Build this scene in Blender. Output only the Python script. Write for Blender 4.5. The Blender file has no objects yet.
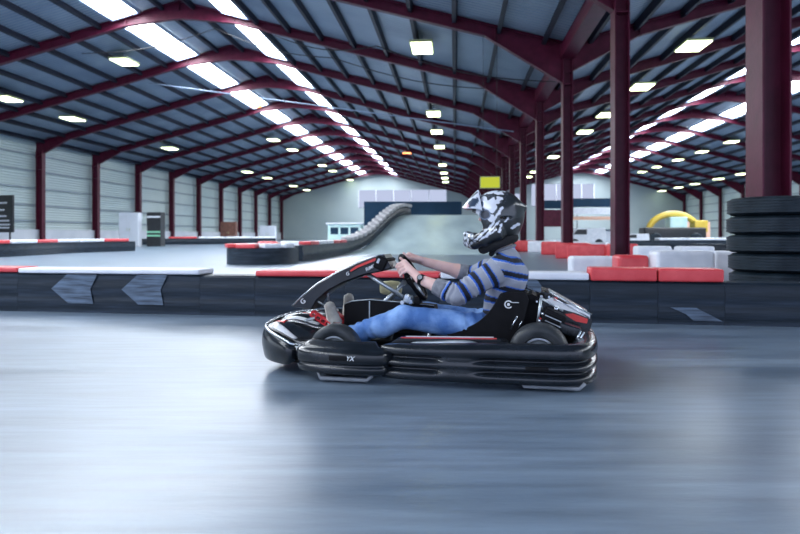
import bpy, bmesh, math, random
import numpy as np
from mathutils import Vector, Matrix, noise as mnoise
random.seed(7)
S = bpy.context.scene
C = S.collection
PI = math.pi
H0 = 0.83            # camera height
F = 680.0            # focal length in pixels of the 800 px wide frame

# ---------------------------------------------------------------- materials
def node_mat(name, col, rough=0.5, metal=0.0, col2=None, nscale=6.0, stretch=(1,1,1), contrast=(0.35,0.65),
             bump=0.0, bscale=40.0, coat=0.0, emit=None, estr=0.0, spec=0.5, rvar=0.0, attr=None, sub=0.0):
    m = bpy.data.materials.new(name); m.use_nodes = True
    nt = m.node_tree; N = nt.nodes; L = nt.links
    b = N['Principled BSDF']
    b.inputs['Base Color'].default_value = (*col, 1)
    b.inputs['Roughness'].default_value = rough
    b.inputs['Metallic'].default_value = metal
    b.inputs['Specular IOR Level'].default_value = spec
    if coat: b.inputs['Coat Weight'].default_value = coat; b.inputs['Coat Roughness'].default_value = 0.12
    if sub:
        b.inputs['Subsurface Weight'].default_value = sub; b.inputs['Subsurface Radius'].default_value = (0.01,0.004,0.002)
    if emit:
        b.inputs['Emission Color'].default_value = (*emit, 1); b.inputs['Emission Strength'].default_value = estr
    tc = N.new('ShaderNodeTexCoord'); mp = N.new('ShaderNodeMapping')
    mp.inputs['Scale'].default_value = stretch
    L.new(tc.outputs['Object'], mp.inputs['Vector'])
    if attr:
        a = N.new('ShaderNodeAttribute'); a.attribute_name = attr
        L.new(a.outputs['Color'], b.inputs['Base Color'])
    elif col2:
        nz = N.new('ShaderNodeTexNoise'); nz.inputs['Scale'].default_value = nscale; nz.inputs['Detail'].default_value = 6
        L.new(mp.outputs['Vector'], nz.inputs['Vector'])
        r = N.new('ShaderNodeValToRGB'); r.color_ramp.elements[0].position = contrast[0]; r.color_ramp.elements[1].position = contrast[1]
        r.color_ramp.elements[0].color = (*col, 1); r.color_ramp.elements[1].color = (*col2, 1)
        L.new(nz.outputs['Fac'], r.inputs['Fac']); L.new(r.outputs['Color'], b.inputs['Base Color'])
        if rvar:
            mr = N.new('ShaderNodeMapRange'); mr.inputs['From Min'].default_value = 0.3; mr.inputs['From Max'].default_value = 0.7
            mr.inputs['To Min'].default_value = rough - rvar; mr.inputs['To Max'].default_value = rough + rvar
            L.new(nz.outputs['Fac'], mr.inputs['Value']); L.new(mr.outputs['Result'], b.inputs['Roughness'])
    if bump:
        n2 = N.new('ShaderNodeTexNoise'); n2.inputs['Scale'].default_value = bscale; n2.inputs['Detail'].default_value = 4
        L.new(mp.outputs['Vector'], n2.inputs['Vector'])
        bp = N.new('ShaderNodeBump'); bp.inputs['Strength'].default_value = bump; bp.inputs['Distance'].default_value = 0.01
        L.new(n2.outputs['Fac'], bp.inputs['Height']); L.new(bp.outputs['Normal'], b.inputs['Normal'])
    return m

def wave_bump(m, axis='X', scale=4.0, strength=0.5, dist=0.03):
    nt = m.node_tree; N = nt.nodes; L = nt.links; b = N['Principled BSDF']
    tc = N.new('ShaderNodeTexCoord'); w = N.new('ShaderNodeTexWave'); w.bands_direction = axis
    w.inputs['Scale'].default_value = scale; w.inputs['Distortion'].default_value = 0
    L.new(tc.outputs['Object'], w.inputs['Vector'])
    bp = N.new('ShaderNodeBump'); bp.inputs['Strength'].default_value = strength; bp.inputs['Distance'].default_value = dist
    L.new(w.outputs['Fac'], bp.inputs['Height']); L.new(bp.outputs['Normal'], b.inputs['Normal'])
    return m

def emit_mat(name, col, s):
    m = bpy.data.materials.new(name); m.use_nodes = True
    nt = m.node_tree; N = nt.nodes; L = nt.links
    N.remove(N['Principled BSDF'])
    e = N.new('ShaderNodeEmission'); e.inputs['Color'].default_value = (*col, 1); e.inputs['Strength'].default_value = s
    L.new(e.outputs[0], N['Material Output'].inputs['Surface'])
    return m

M = {}
M['maroon'] = node_mat('maroon_steel', (0.066,0.005,0.020), 0.42, col2=(0.095,0.009,0.030), nscale=3, bump=0.15, bscale=20, spec=0.25)
M['purlin'] = node_mat('purlin_steel', (0.012,0.014,0.025), 0.5, spec=0.2, col2=(0.018,0.02,0.035), nscale=2)
M['roof'] = wave_bump(node_mat('roof_deck', (0.16,0.22,0.31), 0.38, metal=0.1, col2=(0.26,0.33,0.42), nscale=0.35, stretch=(1,1,1)), 'Y', 1.2, 0.6, 0.05)
M['cladding'] = wave_bump(node_mat('pale_cladding', (0.44,0.54,0.57), 0.5, col2=(0.60,0.68,0.67), nscale=0.12), 'Z', 1.6, 0.9, 0.05)
M['rail'] = node_mat('cladding_rail', (0.22,0.28,0.33), 0.5, col2=(0.3,0.36,0.42))
M['lowwall'] = node_mat('white_low_wall', (0.50,0.54,0.62), 0.6, col2=(0.6,0.63,0.7), nscale=0.6)
M['gable'] = node_mat('gable_wall', (0.30,0.37,0.40), 0.6, col2=(0.40,0.46,0.47), nscale=0.1)
M['sky_panel'] = emit_mat('daylight_panel', (0.86,0.93,1.0), 13.0)
M['lilac_glass'] = emit_mat('daylit_gable_glazing', (0.66,0.74,1.0), 0.30)
M['lamp'] = emit_mat('lamp_diffuser', (0.88,1.0,0.62), 3.0)
M['lamp_orange'] = emit_mat('heater_glow', (1.0,0.25,0.08), 3.0)
M['sign_glow'] = emit_mat('sign_glow', (0.60,0.66,0.06), 0.33)
M['lamp_body'] = node_mat('lamp_body', (0.35,0.38,0.2), 0.5)
M['belt'] = node_mat('black_barrier_plastic', (0.010,0.017,0.026), 0.40, col2=(0.034,0.048,0.072), nscale=3.0, stretch=(0.5,1,9), contrast=(0.4,0.75), bump=0.3, bscale=14, rvar=0.1, spec=0.22)
M['faded'] = node_mat('faded_paint', (0.03,0.045,0.07), 0.5, col2=(0.11,0.16,0.235), nscale=5, stretch=(0.6,1,7), contrast=(0.35,0.62))
M['red'] = node_mat('red_plastic', (0.62,0.045,0.055), 0.38, col2=(0.72,0.08,0.09), nscale=5)
M['white'] = node_mat('white_plastic', (0.66,0.69,0.76), 0.42, col2=(0.78,0.80,0.86), nscale=5)
M['black'] = node_mat('black_plastic', (0.012,0.013,0.016), 0.4, col2=(0.02,0.022,0.026), nscale=8)
M['tyre'] = node_mat('tyre_rubber', (0.006,0.013,0.020), 0.5, col2=(0.018,0.030,0.042), nscale=7, bump=0.4, bscale=30, spec=0.25)
M['white_tyre'] = node_mat('painted_tyre', (0.36,0.36,0.38), 0.55, col2=(0.5,0.48,0.5), nscale=4)
M['darkblue'] = node_mat('dark_blue_panel', (0.006,0.028,0.06), 0.5, spec=.2, col2=(0.010,0.040,0.085), nscale=0.5)
M['ramp'] = node_mat('ramp_surface', (0.30,0.39,0.43), 0.34, col2=(0.42,0.52,0.55), nscale=1.2, stretch=(1,.3,1), rvar=0.06)
M['teal'] = node_mat('pale_teal_panel', (0.45,0.68,0.66), 0.4, col2=(0.6,0.78,0.76), nscale=2)
M['yellow'] = node_mat('yellow_paint', (0.62,0.42,0.05), 0.4, col2=(0.7,0.5,0.08), nscale=3)
M['brown'] = node_mat('brown_wood', (0.10,0.04,0.03), 0.5, col2=(0.16,0.07,0.05), nscale=4)
M['peach'] = node_mat('peach_panel', (0.75,0.42,0.30), 0.5, col2=(0.8,0.5,0.38), nscale=4)
M['cable'] = node_mat('black_cable', (0.01,0.01,0.012), 0.5)
M['pipe'] = node_mat('pale_conduit', (0.25,0.32,0.45), 0.4)
M['green'] = node_mat('green_print', (0.25,0.6,0.4), 0.5)

# floor
def floor_mat():
    m = bpy.data.materials.new('painted_track_floor'); m.use_nodes = True
    nt = m.node_tree; N = nt.nodes; L = nt.links; b = N['Principled BSDF']
    tc = N.new('ShaderNodeTexCoord')
    mp = N.new('ShaderNodeMapping'); mp.inputs['Scale'].default_value = (0.35,1.6,1); mp.inputs['Rotation'].default_value = (0,0,0.16)
    L.new(tc.outputs['Object'], mp.inputs['Vector'])
    n1 = N.new('ShaderNodeTexNoise'); n1.inputs['Scale'].default_value = 1.3; n1.inputs['Detail'].default_value = 8; n1.inputs['Roughness'].default_value = 0.6
    L.new(mp.outputs['Vector'], n1.inputs['Vector'])
    r = N.new('ShaderNodeValToRGB'); r.color_ramp.elements[0].position = 0.32; r.color_ramp.elements[1].position = 0.7
    r.color_ramp.elements[0].color = (0.085,0.125,0.18,1); r.color_ramp.elements[1].color = (0.19,0.25,0.325,1)
    L.new(n1.outputs['Fac'], r.inputs['Fac'])
    L.new(r.outputs['Color'], b.inputs['Base Color'])
    mr = N.new('ShaderNodeMapRange'); mr.inputs['From Min'].default_value = 0.3; mr.inputs['From Max'].default_value = 0.7
    mr.inputs['To Min'].default_value = 0.30; mr.inputs['To Max'].default_value = 0.44
    L.new(n1.outputs['Fac'], mr.inputs['Value']); L.new(mr.outputs['Result'], b.inputs['Roughness'])
    mp2 = N.new('ShaderNodeMapping'); mp2.inputs['Scale'].default_value = (0.6,6,1); mp2.inputs['Rotation'].default_value = (0,0,0.12)
    L.new(tc.outputs['Object'], mp2.inputs['Vector'])
    n3 = N.new('ShaderNodeTexNoise'); n3.inputs['Scale'].default_value = 3.0; n3.inputs['Detail'].default_value = 7
    L.new(mp2.outputs['Vector'], n3.inputs['Vector'])
    r3 = N.new('ShaderNodeMapRange'); r3.inputs['From Min'].default_value = 0.3; r3.inputs['From Max'].default_value = 0.7
    r3.inputs['To Min'].default_value = 0.82; r3.inputs['To Max'].default_value = 1.22; L.new(n3.outputs['Fac'], r3.inputs['Value'])
    mx = N.new('ShaderNodeVectorMath'); mx.operation = 'SCALE'; L.new(r.outputs['Color'], mx.inputs[0]); L.new(r3.outputs['Result'], mx.inputs['Scale'])
    L.new(mx.outputs['Vector'], b.inputs['Base Color'])
    n2 = N.new('ShaderNodeTexNoise'); n2.inputs['Scale'].default_value = 60; n2.inputs['Detail'].default_value = 4
    L.new(mp.outputs['Vector'], n2.inputs['Vector'])
    bp = N.new('ShaderNodeBump'); bp.inputs['Strength'].default_value = 0.12; bp.inputs['Distance'].default_value = 0.01
    L.new(n2.outputs['Fac'], bp.inputs['Height']); L.new(bp.outputs['Normal'], b.inputs['Normal'])
    b.inputs['Specular IOR Level'].default_value = 0.8
    b.inputs['Coat Weight'].default_value = 0.3; b.inputs['Coat Roughness'].default_value = 0.30; b.inputs['Coat IOR'].default_value = 1.6
    return m
M['floor'] = floor_mat()

# ---------------------------------------------------------------- mesh helpers
class MB:
    def __init__(s): s.v = []; s.f = []
    def add(s, vs, fs):
        o = len(s.v); s.v += [tuple(v) for v in vs]; s.f += [tuple(i+o for i in f) for f in fs]; return s
    def box(s, c, d, rz=0, rx=0, ry=0, bev=0.0):
        hx, hy, hz = d[0]/2, d[1]/2, d[2]/2
        R = Matrix.Rotation(rz,3,'Z') @ Matrix.Rotation(ry,3,'Y') @ Matrix.Rotation(rx,3,'X')
        if bev > 0:
            bm = bmesh.new(); bmesh.ops.create_cube(bm, size=1)
            for v in bm.verts: v.co = Vector((v.co.x*d[0], v.co.y*d[1], v.co.z*d[2]))
            bmesh.ops.bevel(bm, geom=bm.edges[:], offset=bev, segments=3, profile=0.6, affect='EDGES')
            bm.verts.index_update()
            vs = [R @ v.co + Vector(c) for v in bm.verts]; fs = [[v.index for v in f.verts] for f in bm.faces]
            bm.free(); return s.add(vs, fs)
        vs = [R @ Vector((x*hx,y*hy,z*hz)) + Vector(c) for x in (-1,1) for y in (-1,1) for z in (-1,1)]
        return s.add(vs, [(0,1,3,2),(4,6,7,5),(0,4,5,1),(2,3,7,6),(0,2,6,4),(1,5,7,3)])
    def prism(s, poly, y0, y1, axis='Y'):
        n = len(poly)
        def P(a,b,t): return (a,t,b) if axis=='Y' else ((t,a,b) if axis=='X' else (a,b,t))
        vs = [P(a,b,y0) for a,b in poly] + [P(a,b,y1) for a,b in poly]
        fs = [tuple(range(n)), tuple(range(2*n-1,n-1,-1))] + [(i, i+n, (i+1)%n+n, (i+1)%n) for i in range(n)]
        return s.add(vs, fs)
    def tube(s, pts, r, n=10, cap=True):
        pts = [Vector(p) for p in pts]; rr = r if isinstance(r,(list,tuple)) else [r]*len(pts)
        T = []
        for i in range(len(pts)):
            a = pts[max(0,i-1)]; b = pts[min(len(pts)-1,i+1)]; T.append((b-a).normalized())
        up = Vector((0,0,1)) if abs(T[0].z) < 0.9 else Vector((1,0,0))
        u = T[0].cross(up).normalized(); vs = []
        for i,p in enumerate(pts):
            u = (u - T[i]*u.dot(T[i])).normalized(); w = T[i].cross(u)
            for k in range(n):
                a = 2*PI*k/n; vs.append(p + (u*math.cos(a)+w*math.sin(a))*rr[i])
        fs = [(i*n+k, i*n+(k+1)%n, (i+1)*n+(k+1)%n, (i+1)*n+k) for i in range(len(pts)-1) for k in range(n)]
        if cap: fs += [tuple(range(n-1,-1,-1)), tuple(range((len(pts)-1)*n, len(pts)*n))]
        return s.add(vs, fs)
    def lathe(s, prof, c=(0,0,0), axis='Z', n=32, closed=False):
        vs = []
        for (r,h) in prof:
            for k in range(n):
                a = 2*PI*k/n; x, y = r*math.cos(a), r*math.sin(a)
                p = (x,y,h) if axis=='Z' else ((x,h,y) if axis=='Y' else (h,x,y))
                vs.append((p[0]+c[0],p[1]+c[1],p[2]+c[2]))
        m = len(prof); fs = []
        for i in range(m if closed else m-1):
            j = (i+1)%m
            for k in range(n): fs.append((i*n+k, i*n+(k+1)%n, j*n+(k+1)%n, j*n+k))
        if not closed:
            if prof[0][0] > 1e-6: fs.append(tuple(range(n-1,-1,-1)))
            if prof[-1][0] > 1e-6: fs.append(tuple(range((m-1)*n, m*n)))
        return s.add(vs, fs)
    def loft(s, rings, closed=True, caps=True):
        n = len(rings[0]); o = []
        for r in rings: o += list(r)
        fs = []
        for i in range(len(rings)-1):
            for k in range(n if closed else n-1):
                fs.append((i*n+k, i*n+(k+1)%n, (i+1)*n+(k+1)%n, (i+1)*n+k))
        if caps and closed: fs += [tuple(range(n-1,-1,-1)), tuple(range((len(rings)-1)*n, len(rings)*n))]
        return s.add(o, fs)
    def build(s, name, mat, parent=None, smooth=False, sub=0, loc=None, rz=0.0, solid=0.0, auto=None):
        me = bpy.data.meshes.new(name); me.from_pydata([tuple(v) for v in s.v], [], s.f); me.validate()
        bm = bmesh.new(); bm.from_mesh(me); bmesh.ops.remove_doubles(bm, verts=bm.verts, dist=1e-6)
        bmesh.ops.recalc_face_normals(bm, faces=bm.faces); bm.to_mesh(me); bm.free()
        me.materials.append(M[mat] if isinstance(mat,str) else mat)
        o = bpy.data.objects.new(name, me); C.objects.link(o)
        if parent: o.parent = parent
        if loc is not None: o.location = loc
        o.rotation_euler = (0,0,rz)
        if smooth:
            for p in me.polygons: p.use_smooth = True
            if auto is not None:
                me.set_sharp_from_angle(angle=math.radians(auto))
        if solid:
            md = o.modifiers.new('thickness','SOLIDIFY'); md.thickness = solid; md.offset = 0
        if sub:
            md = o.modifiers.new('smooth','SUBSURF'); md.levels = sub; md.render_levels = sub
        return o

def tag(o, label=None, cat=None, group=None, kind=None):
    if label: o['label'] = label
    if cat: o['category'] = cat
    if group: o['group'] = group
    if kind: o['kind'] = kind
    return o
def empty(name, loc=(0,0,0), rz=0.0):
    o = bpy.data.objects.new(name, None); C.objects.link(o); o.location = loc; o.rotation_euler = (0,0,rz); o.empty_display_size = 0.2
    return o
ORD = ['first','second','third','fourth','fifth','sixth','seventh','eighth','ninth','tenth','eleventh','twelfth','thirteenth','fourteenth','fifteenth','sixteenth','seventeenth','eighteenth','nineteenth','twentieth','twenty-first','twenty-second','twenty-third','twenty-fourth']

# ---------------------------------------------------------------- camera, world
cam = bpy.data.cameras.new('camera'); co = bpy.data.objects.new('camera', cam); C.objects.link(co)
co.location = (0,0,H0); co.rotation_euler = (PI/2,0,0)
cam.sensor_width = 36; cam.lens = F/800*36; cam.shift_y = -32/800.0; cam.clip_end = 400
cam.dof.use_dof = True; cam.dof.focus_distance = 4.0; cam.dof.aperture_fstop = 2.8
S.camera = co
w = bpy.data.worlds.new('World'); S.world = w; w.use_nodes = True
w.node_tree.nodes['Background'].inputs['Color'].default_value = (0.62,0.72,1.0,1)
w.node_tree.nodes['Background'].inputs['Strength'].default_value = 0.8
S.view_settings.view_transform = 'Standard'; S.view_settings.look = 'None'
S.view_settings.exposure = 1.42; S.view_settings.gamma = 1
S.cycles.use_denoising = True; S.cycles.max_bounces = 7; S.cycles.sample_clamp_indirect = 6

# ---------------------------------------------------------------- the hall (hall axis turned 4.62 deg from the view axis)
TH = math.radians(4.62); cT, sT = math.cos(TH), math.sin(TH)
def H(X, Y, z=0.0): return Vector((X*cT + Y*sT, -X*sT + Y*cT, z))
def hy(depth, X): return (depth + X*sT)/cT      # hall Y of a given depth
XL, XV, XR1 = -31.9, 4.08, 40.0
RG, RG2 = (XL+XV)/2, (XR1+XV)/2
ZE, ZR = 7.85, 12.65
Y0, Y1 = -14.75, 123.0
def zroof(X):
    if X < RG: return ZE + (ZR-ZE)*(X-XL)/(RG-XL)
    if X < XV: return ZR - (ZR-ZE)*(X-RG)/(XV-RG)
    if X < RG2: return ZE + (ZR-ZE)*(X-XV)/(RG2-XV)
    return ZR - (ZR-ZE)*(X-RG2)/(XR1-RG2)
def hobj(mb, name, mat, **k): return mb.build(name, mat, rz=-TH, **k)

b = MB(); b.add([(-60,-30,0),(70,-30,0),(70,140,0),(-60,140,0)], [(0,1,2,3)])
tag(b.build('floor','floor'), 'blue-grey painted concrete track floor', None, kind='structure')
def hquad(name, mat, pts, label):
    b = MB(); b.add(pts, [(0,1,2,3)]); return tag(hobj(b, name, mat), label, None, kind='structure')
wl = hquad('wall_left','cladding',[(XL,Y0,0),(XL,Y1,0),(XL,Y1,ZE),(XL,Y0,ZE)],'pale corrugated cladding wall along the left side')
wr = hquad('wall_right','cladding',[(XR1,Y0,0),(XR1,Y1,0),(XR1,Y1,ZE),(XR1,Y0,ZE)],'pale corrugated cladding wall along the right side')
for wobj, x in ((wl, XL+0.08), (wr, XR1-0.08)):
    for z in (1.9,3.1,4.4,5.7,6.9):
        bb = MB(); bb.box((x,(Y0+Y1)/2,z),(0.16,Y1-Y0,0.12)); bb.build('cladding_rail','rail',wobj)
b = MB(); b.add([(XL,Y1,0),(RG,Y1,0),(XV,Y1,0),(RG2,Y1,0),(XR1,Y1,0),(XR1,Y1,ZE),(RG2,Y1,ZR),(XV,Y1,ZE),(RG,Y1,ZR),(XL,Y1,ZE)],
      [(0,1,8,9),(1,2,7,8),(2,3,6,7),(3,4,5,6)])
wb = tag(hobj(b,'wall_back','gable'), 'pale gable end wall of both hall bays', None, kind='structure')
# low white wall band by the left wall
b = MB(); b.box((XL+0.3,(20+Y1)/2,0.62),(0.3,Y1-20,1.24)); tag(hobj(b,'trim_1','lowwall'),'low white skirting wall along left wall',None,kind='structure')
# daylit glazing in the gable ends
for i,(x0,x1,z0,z1,sg) in enumerate([(-17.5,-1.5,5.8,9.0,5),(13.6,24.6,6.0,9.9,5),(8.5,12.2,3.0,8.2,2)]):
    o = MB(); o.box(((x0+x1)/2,Y1-0.05,(z0+z1)/2),(x1-x0,0.06,z1-z0)); wo = tag(hobj(o,'window_%d'%(i+1),'lilac_glass'),
        ['wide daylit glazing high in left gable','tall daylit glazing in right gable','narrow daylit glazing beside the valley columns'][i], None, kind='structure')
    o = MB()
    for k in range(sg+1): o.box((x0+(x1-x0)*k/sg,Y1-0.12,(z0+z1)/2),(0.12,0.06,z1-z0))
    o.build('window_frame','white',wo)

# unseen glowing panels, window-shaped, added in the left wall to light the floor
M['side_glass'] = emit_mat('added_side_fill', (0.80,0.88,1.0), 1.4)
for i in range(3):
    y0 = -6+9.5*i; o = MB(); o.box((XL+.06,y0+3.6,3.6),(.06,7.2,4.6)); wo = tag(hobj(o,'window_%d'%(i+4),'side_glass'),'tall added fill-light window, unseen, in left wall, %s from the camera end'%ORD[i],None,kind='structure')
    o = MB()
    for k in range(5): o.box((XL+.13,y0+1.8*k,3.6),(.08,.1,4.6))
    o.box((XL+.13,y0+3.6,3.6),(.08,7.2,.1)); o.build('window_frame','white',wo)

# roof
b = MB()
for a, c in ((XL,RG),(RG,XV),(XV,RG2),(RG2,XR1)):
    za = ZE if a in (XL,XV) else ZR; zc = ZE if c in (XV,XR1) else ZR
    b.add([(a,Y0,za),(c,Y0,zc),(c,Y1,zc),(a,Y1,za)],[(0,1,2,3)])
ceil = tag(hobj(b,'ceiling','roof'),'blue-grey profiled metal roof lining over two pitched bays',None,kind='structure')
SKY = [(-16.5,1.3),(-10.85,1.25),(19.3,1.25),(24.9,1.3)]
NP = 11
for a, c in ((XL,RG),(RG,XV),(XV,RG2),(RG2,XR1)):
    for k in range(NP):
        x = a + (c-a)*(k+0.5)/NP
        if any(abs(x-s[0]) < 0.75 for s in SKY): continue
        sl = math.atan2(zroof(x+0.05)-zroof(x-0.05),0.1)
        bb = MB(); bb.box((x,(Y0+Y1)/2,zroof(x)-0.14),(0.15,Y1-Y0,0.28), ry=-sl); bb.build('purlin','purlin',ceil)
FR = [9.25+8*n for n in range(-3,15)]
for (x,wd) in SKY:
    for k,(f0,f1) in enumerate(zip(FR[:-1],FR[1:])):
        sl = math.atan2(zroof(x+0.05)-zroof(x-0.05),0.1); dx = wd/2
        bb = MB(); bb.add([(x-dx,f0+.35,zroof(x-dx)-.03),(x+dx,f0+.35,zroof(x+dx)-.03),(x+dx,f1-.35,zroof(x+dx)-.03),(x-dx,f1-.35,zroof(x-dx)-.03)],[(0,3,2,1)])
        bb.build('skylight_panel','sky_panel',ceil)
        zs = (zroof(x+dx)-zroof(x-dx))/2/dx; vs = []
        for (u,v) in ((dx,3.65),(dx+.1,3.75)):
            for dz in (-.02,-.18):
                vs += [(x+a*u,(f0+f1)/2+c*v,zroof(x)+zs*a*u+dz) for a,c in ((-1,-1),(1,-1),(1,1),(-1,1))]
        bb = MB(); q = []
        for i in range(4):
            j = (i+1)%4; q += [(i,j,4+j,4+i),(8+j,8+i,12+i,12+j),(4+i,4+j,12+j,12+i),(j,i,8+i,8+j)]
        bb.add(vs,q); bb.build('skylight_kerb','pipe',ceil)

# rafters: I-section frames with haunches
def rafter_profile(x0, x1):
    xm = (x0+x1)/2; D = 0.5
    return [(x0,-1.15),(x0+2.6,-D),(xm-2.8,-D),(xm-0.8,-D-.3),(xm,-D-.45),(xm+0.8,-D-.3),(xm+2.8,-D),(x1-3.0,-D),(x1,-1.6)]
def zr_side(x, x0, x1):
    xm = (x0+x1)/2; return ZE+(ZR-ZE)*(1-abs(x-xm)/(xm-x0))
for n,y in enumerate(FR):
    if y < 8: continue
    for hall,(x0,x1) in (('left',(XL+.2,XV)),('right',(XV,XR1-.2))):
        low = [(x, zr_side(x,x0,x1)+d) for x,d in rafter_profile(x0,x1)]
        top = [(x1,ZE-.02),((x0+x1)/2,ZR-.02),(x0,ZE-.02)]
        mb = MB()
        mid = len(low)//2
        for a,c in zip(low[:-1],low[1:]):
            mb.prism([a,c,(c[0],zr_side(c[0],x0,x1)-.02),(a[0],zr_side(a[0],x0,x1)-.02)],-.02,.02)
            mb.prism([a,c,(c[0],c[1]+.05),(a[0],a[1]+.05)],-.14,.14)
            for hh in (.32,):
                mb.prism([(a[0],zr_side(a[0],x0,x1)-.08),(c[0],zr_side(c[0],x0,x1)-.08),(c[0],zr_side(c[0],x0,x1)-.02),(a[0],zr_side(a[0],x0,x1)-.02)],-.14,.14)
        for xs in (x0+2.6,(x0+x1)/2-2.8,(x0+x1)/2,(x0+x1)/2+2.8,x1-2.6):
            zt = zr_side(xs,x0,x1)-.03; mb.box((xs,0,zt-.26),(.03,.24,.46))
        o = mb.build('roof_rafter','maroon',rz=-TH,loc=H(0,y))
        k = sum(1 for q in FR if 8 < q < y)
        tag(o, 'maroon steel roof rafter over the %s bay, %s back from the camera' % (hall, ORD[k]), 'roof beam', 'maroon steel roof rafters')

def column(x, y, label, hgt, dx=.36, dy=.50):
    mb = MB()
    for s in (-1,1): mb.box((s*(dx/2-.012),0,hgt/2),(.024,dy,hgt))
    mb.box((0,0,hgt/2),(dx-.04,.02,hgt))
    mb.box((0,0,.02),(dx+.16,dy+.16,.04))
    for z in (hgt-1.45,): mb.box((0,0,z),(dx-.04,dy-.02,.03))
    o = mb.build('steel_column','maroon',rz=-TH,loc=H(x,y))
    return tag(o,label,'column','maroon steel columns')
for n,y in enumerate(FR):
    if y < 8: continue
    k = sum(1 for q in FR if 8 < q < y)
    column(XV,y,'maroon steel column in the middle row, %s from the camera'%ORD[k] if k else 'nearest maroon steel column rising from the tall tyre stack',ZE-.1)
    if y > 45: column(XL+.55,y,'maroon steel column on the left wall, %s from the left'%ORD[sum(1 for q in FR if 45<q<y)],ZE-.6,.5,.45)
    if y > 70: column(XR1-.45,y,'maroon steel column on the right wall, %s from the right'%ORD[sum(1 for q in FR if 70<q<y)],ZE-.6)
# valley gutter beam over the column row
mb = MB(); mb.box((XV,(8+Y1)/2,ZE-.35),(.5,Y1-8,.5)); o = tag(hobj(mb,'valley_gutter_beam','maroon'),'long maroon valley beam running over the middle column row','beam')

# ceiling lamps
def lamp(X, Y, label, group, w=.8, l=1.5, mat='lamp'):
    zt = zroof(X)-.30
    e = empty('ceiling_lamp', H(X,Y,zt-.25), -TH); tag(e,label,'ceiling lamp',group)
    mb = MB(); mb.box((0,0,.06),(w+.1,l+.1,.1),bev=.02); mb.build('lamp_housing','lamp_body',e)
    mb = MB(); mb.box((0,0,-.015),(w,l,.05),bev=.01); mb.build('lamp_diffuser',mat,e)
    mb = MB(); mb.tube([(0,0,.1),(0,0,.54)],.03,8); mb.build('lamp_hanger','pipe',e)
rows = [
 ('in the row above the driver', -.176, [48,114,132,147,165,173,178,182], .85,1.7),
 ('in upper left slope row',-1/.525, [62,140,150,165.5,171,180], 1.0,1.5),
 ('in lower left slope row',-1/.3045, [99,119,148.5,172,178,186,190], 1.0,1.5),
 ('in row right of middle columns', 1.257, [46,87,115,132,157,172,177], 1.0,1.6),
 ('in upper right bay row', 2.965, [142,152,160,167,172], 1.0,1.6),
 ('in lowest right bay row', 4.69, [174,179,184,187.5,191], 1.0,1.6)]
for nm, sl_, ys, w_, l_ in rows:
    X = 0.0
    if sl_ > 2: X = 20.0
    for _ in range(60): X = .5*X + .5*sl_*(zroof(X)-.55-H0)
    zz = zroof(X)-.55-H0
    for i,py in enumerate(ys):
        Yh = hy(zz*F/(235-py), X)
        if Yh > Y1-1: continue
        lamp(X, Yh, 'lit ceiling lamp %s, %s from the front'%(nm,ORD[i]), 'lit ceiling lamps', w_, l_)
lamp(-5.2, 74, 'small orange glowing heater lamp under the roof above the driver', 'orange heater lamps', .9,.5,'lamp_orange')
lamp(-16.4, 50.5, 'small orange glowing lamp left of the skylights, nearer one', 'orange heater lamps', .8,.4,'lamp_orange')
lamp(-16.4, 55, 'small orange glowing lamp left of the skylights, farther one', 'orange heater lamps', .8,.4,'lamp_orange')
# skylight-level conduit and cables
def cable(pts, r, label, mat='cable', nm='hanging_cable'):
    P = [H(*p) for p in pts]; out = []
    for a,c in zip(P[:-1],P[1:]):
        for t in range(8):
            q = a.lerp(c,t/8); q.z -= .35*math.sin(PI*t/8)*(1 if mat=='cable' else 0); out.append(q)
    out.append(P[-1]); mb = MB(); mb.tube(out,r,6); tag(mb.build(nm,mat,smooth=True),label,'cable')
cable([(-19,33.3,10.1),(-12,33.3,11.2),(-6,33.3,9.6),(2,33.3,7.9)],.025,'thin black cable sagging across the left bay under the roof')
cable([(-7,26,8.6),(-3,26,8.1),(3.8,26,6.6)],.02,'thin black cable sagging towards the middle column row')
cable([(-19,41,10.3),(3.5,41,7.0)],.035,'straight pale conduit slung across the left bay','pipe','conduit')

# exit sign
e = empty('lit_sign', H(1.6,25.0,2.55), -TH); e.location = ((490-400)/F*25, 25, H0+52.5/F*25)
tag(e,'small yellow-green lit sign box hanging above the driver helmet','sign')
mb = MB(); mb.box((0,0,0),(.74,.1,.44),bev=.02); mb.build('sign_box','lamp_body',e)
mb = MB(); mb.box((0,-.056,0),(.68,.02,.38)); mb.build('sign_face','sign_glow',e)
for q in (-.25,.25):
    mb = MB(); mb.tube([(q,0,.2),(q,0,5.6)],.008,6); mb.build('hanging_rod','cable',e)
# ---------------------------------------------------------------- track furniture
def G(px, D, z=0.0): return Vector(((px-400)/F*D, D, z))     # ground point seen in column px at depth D
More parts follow.
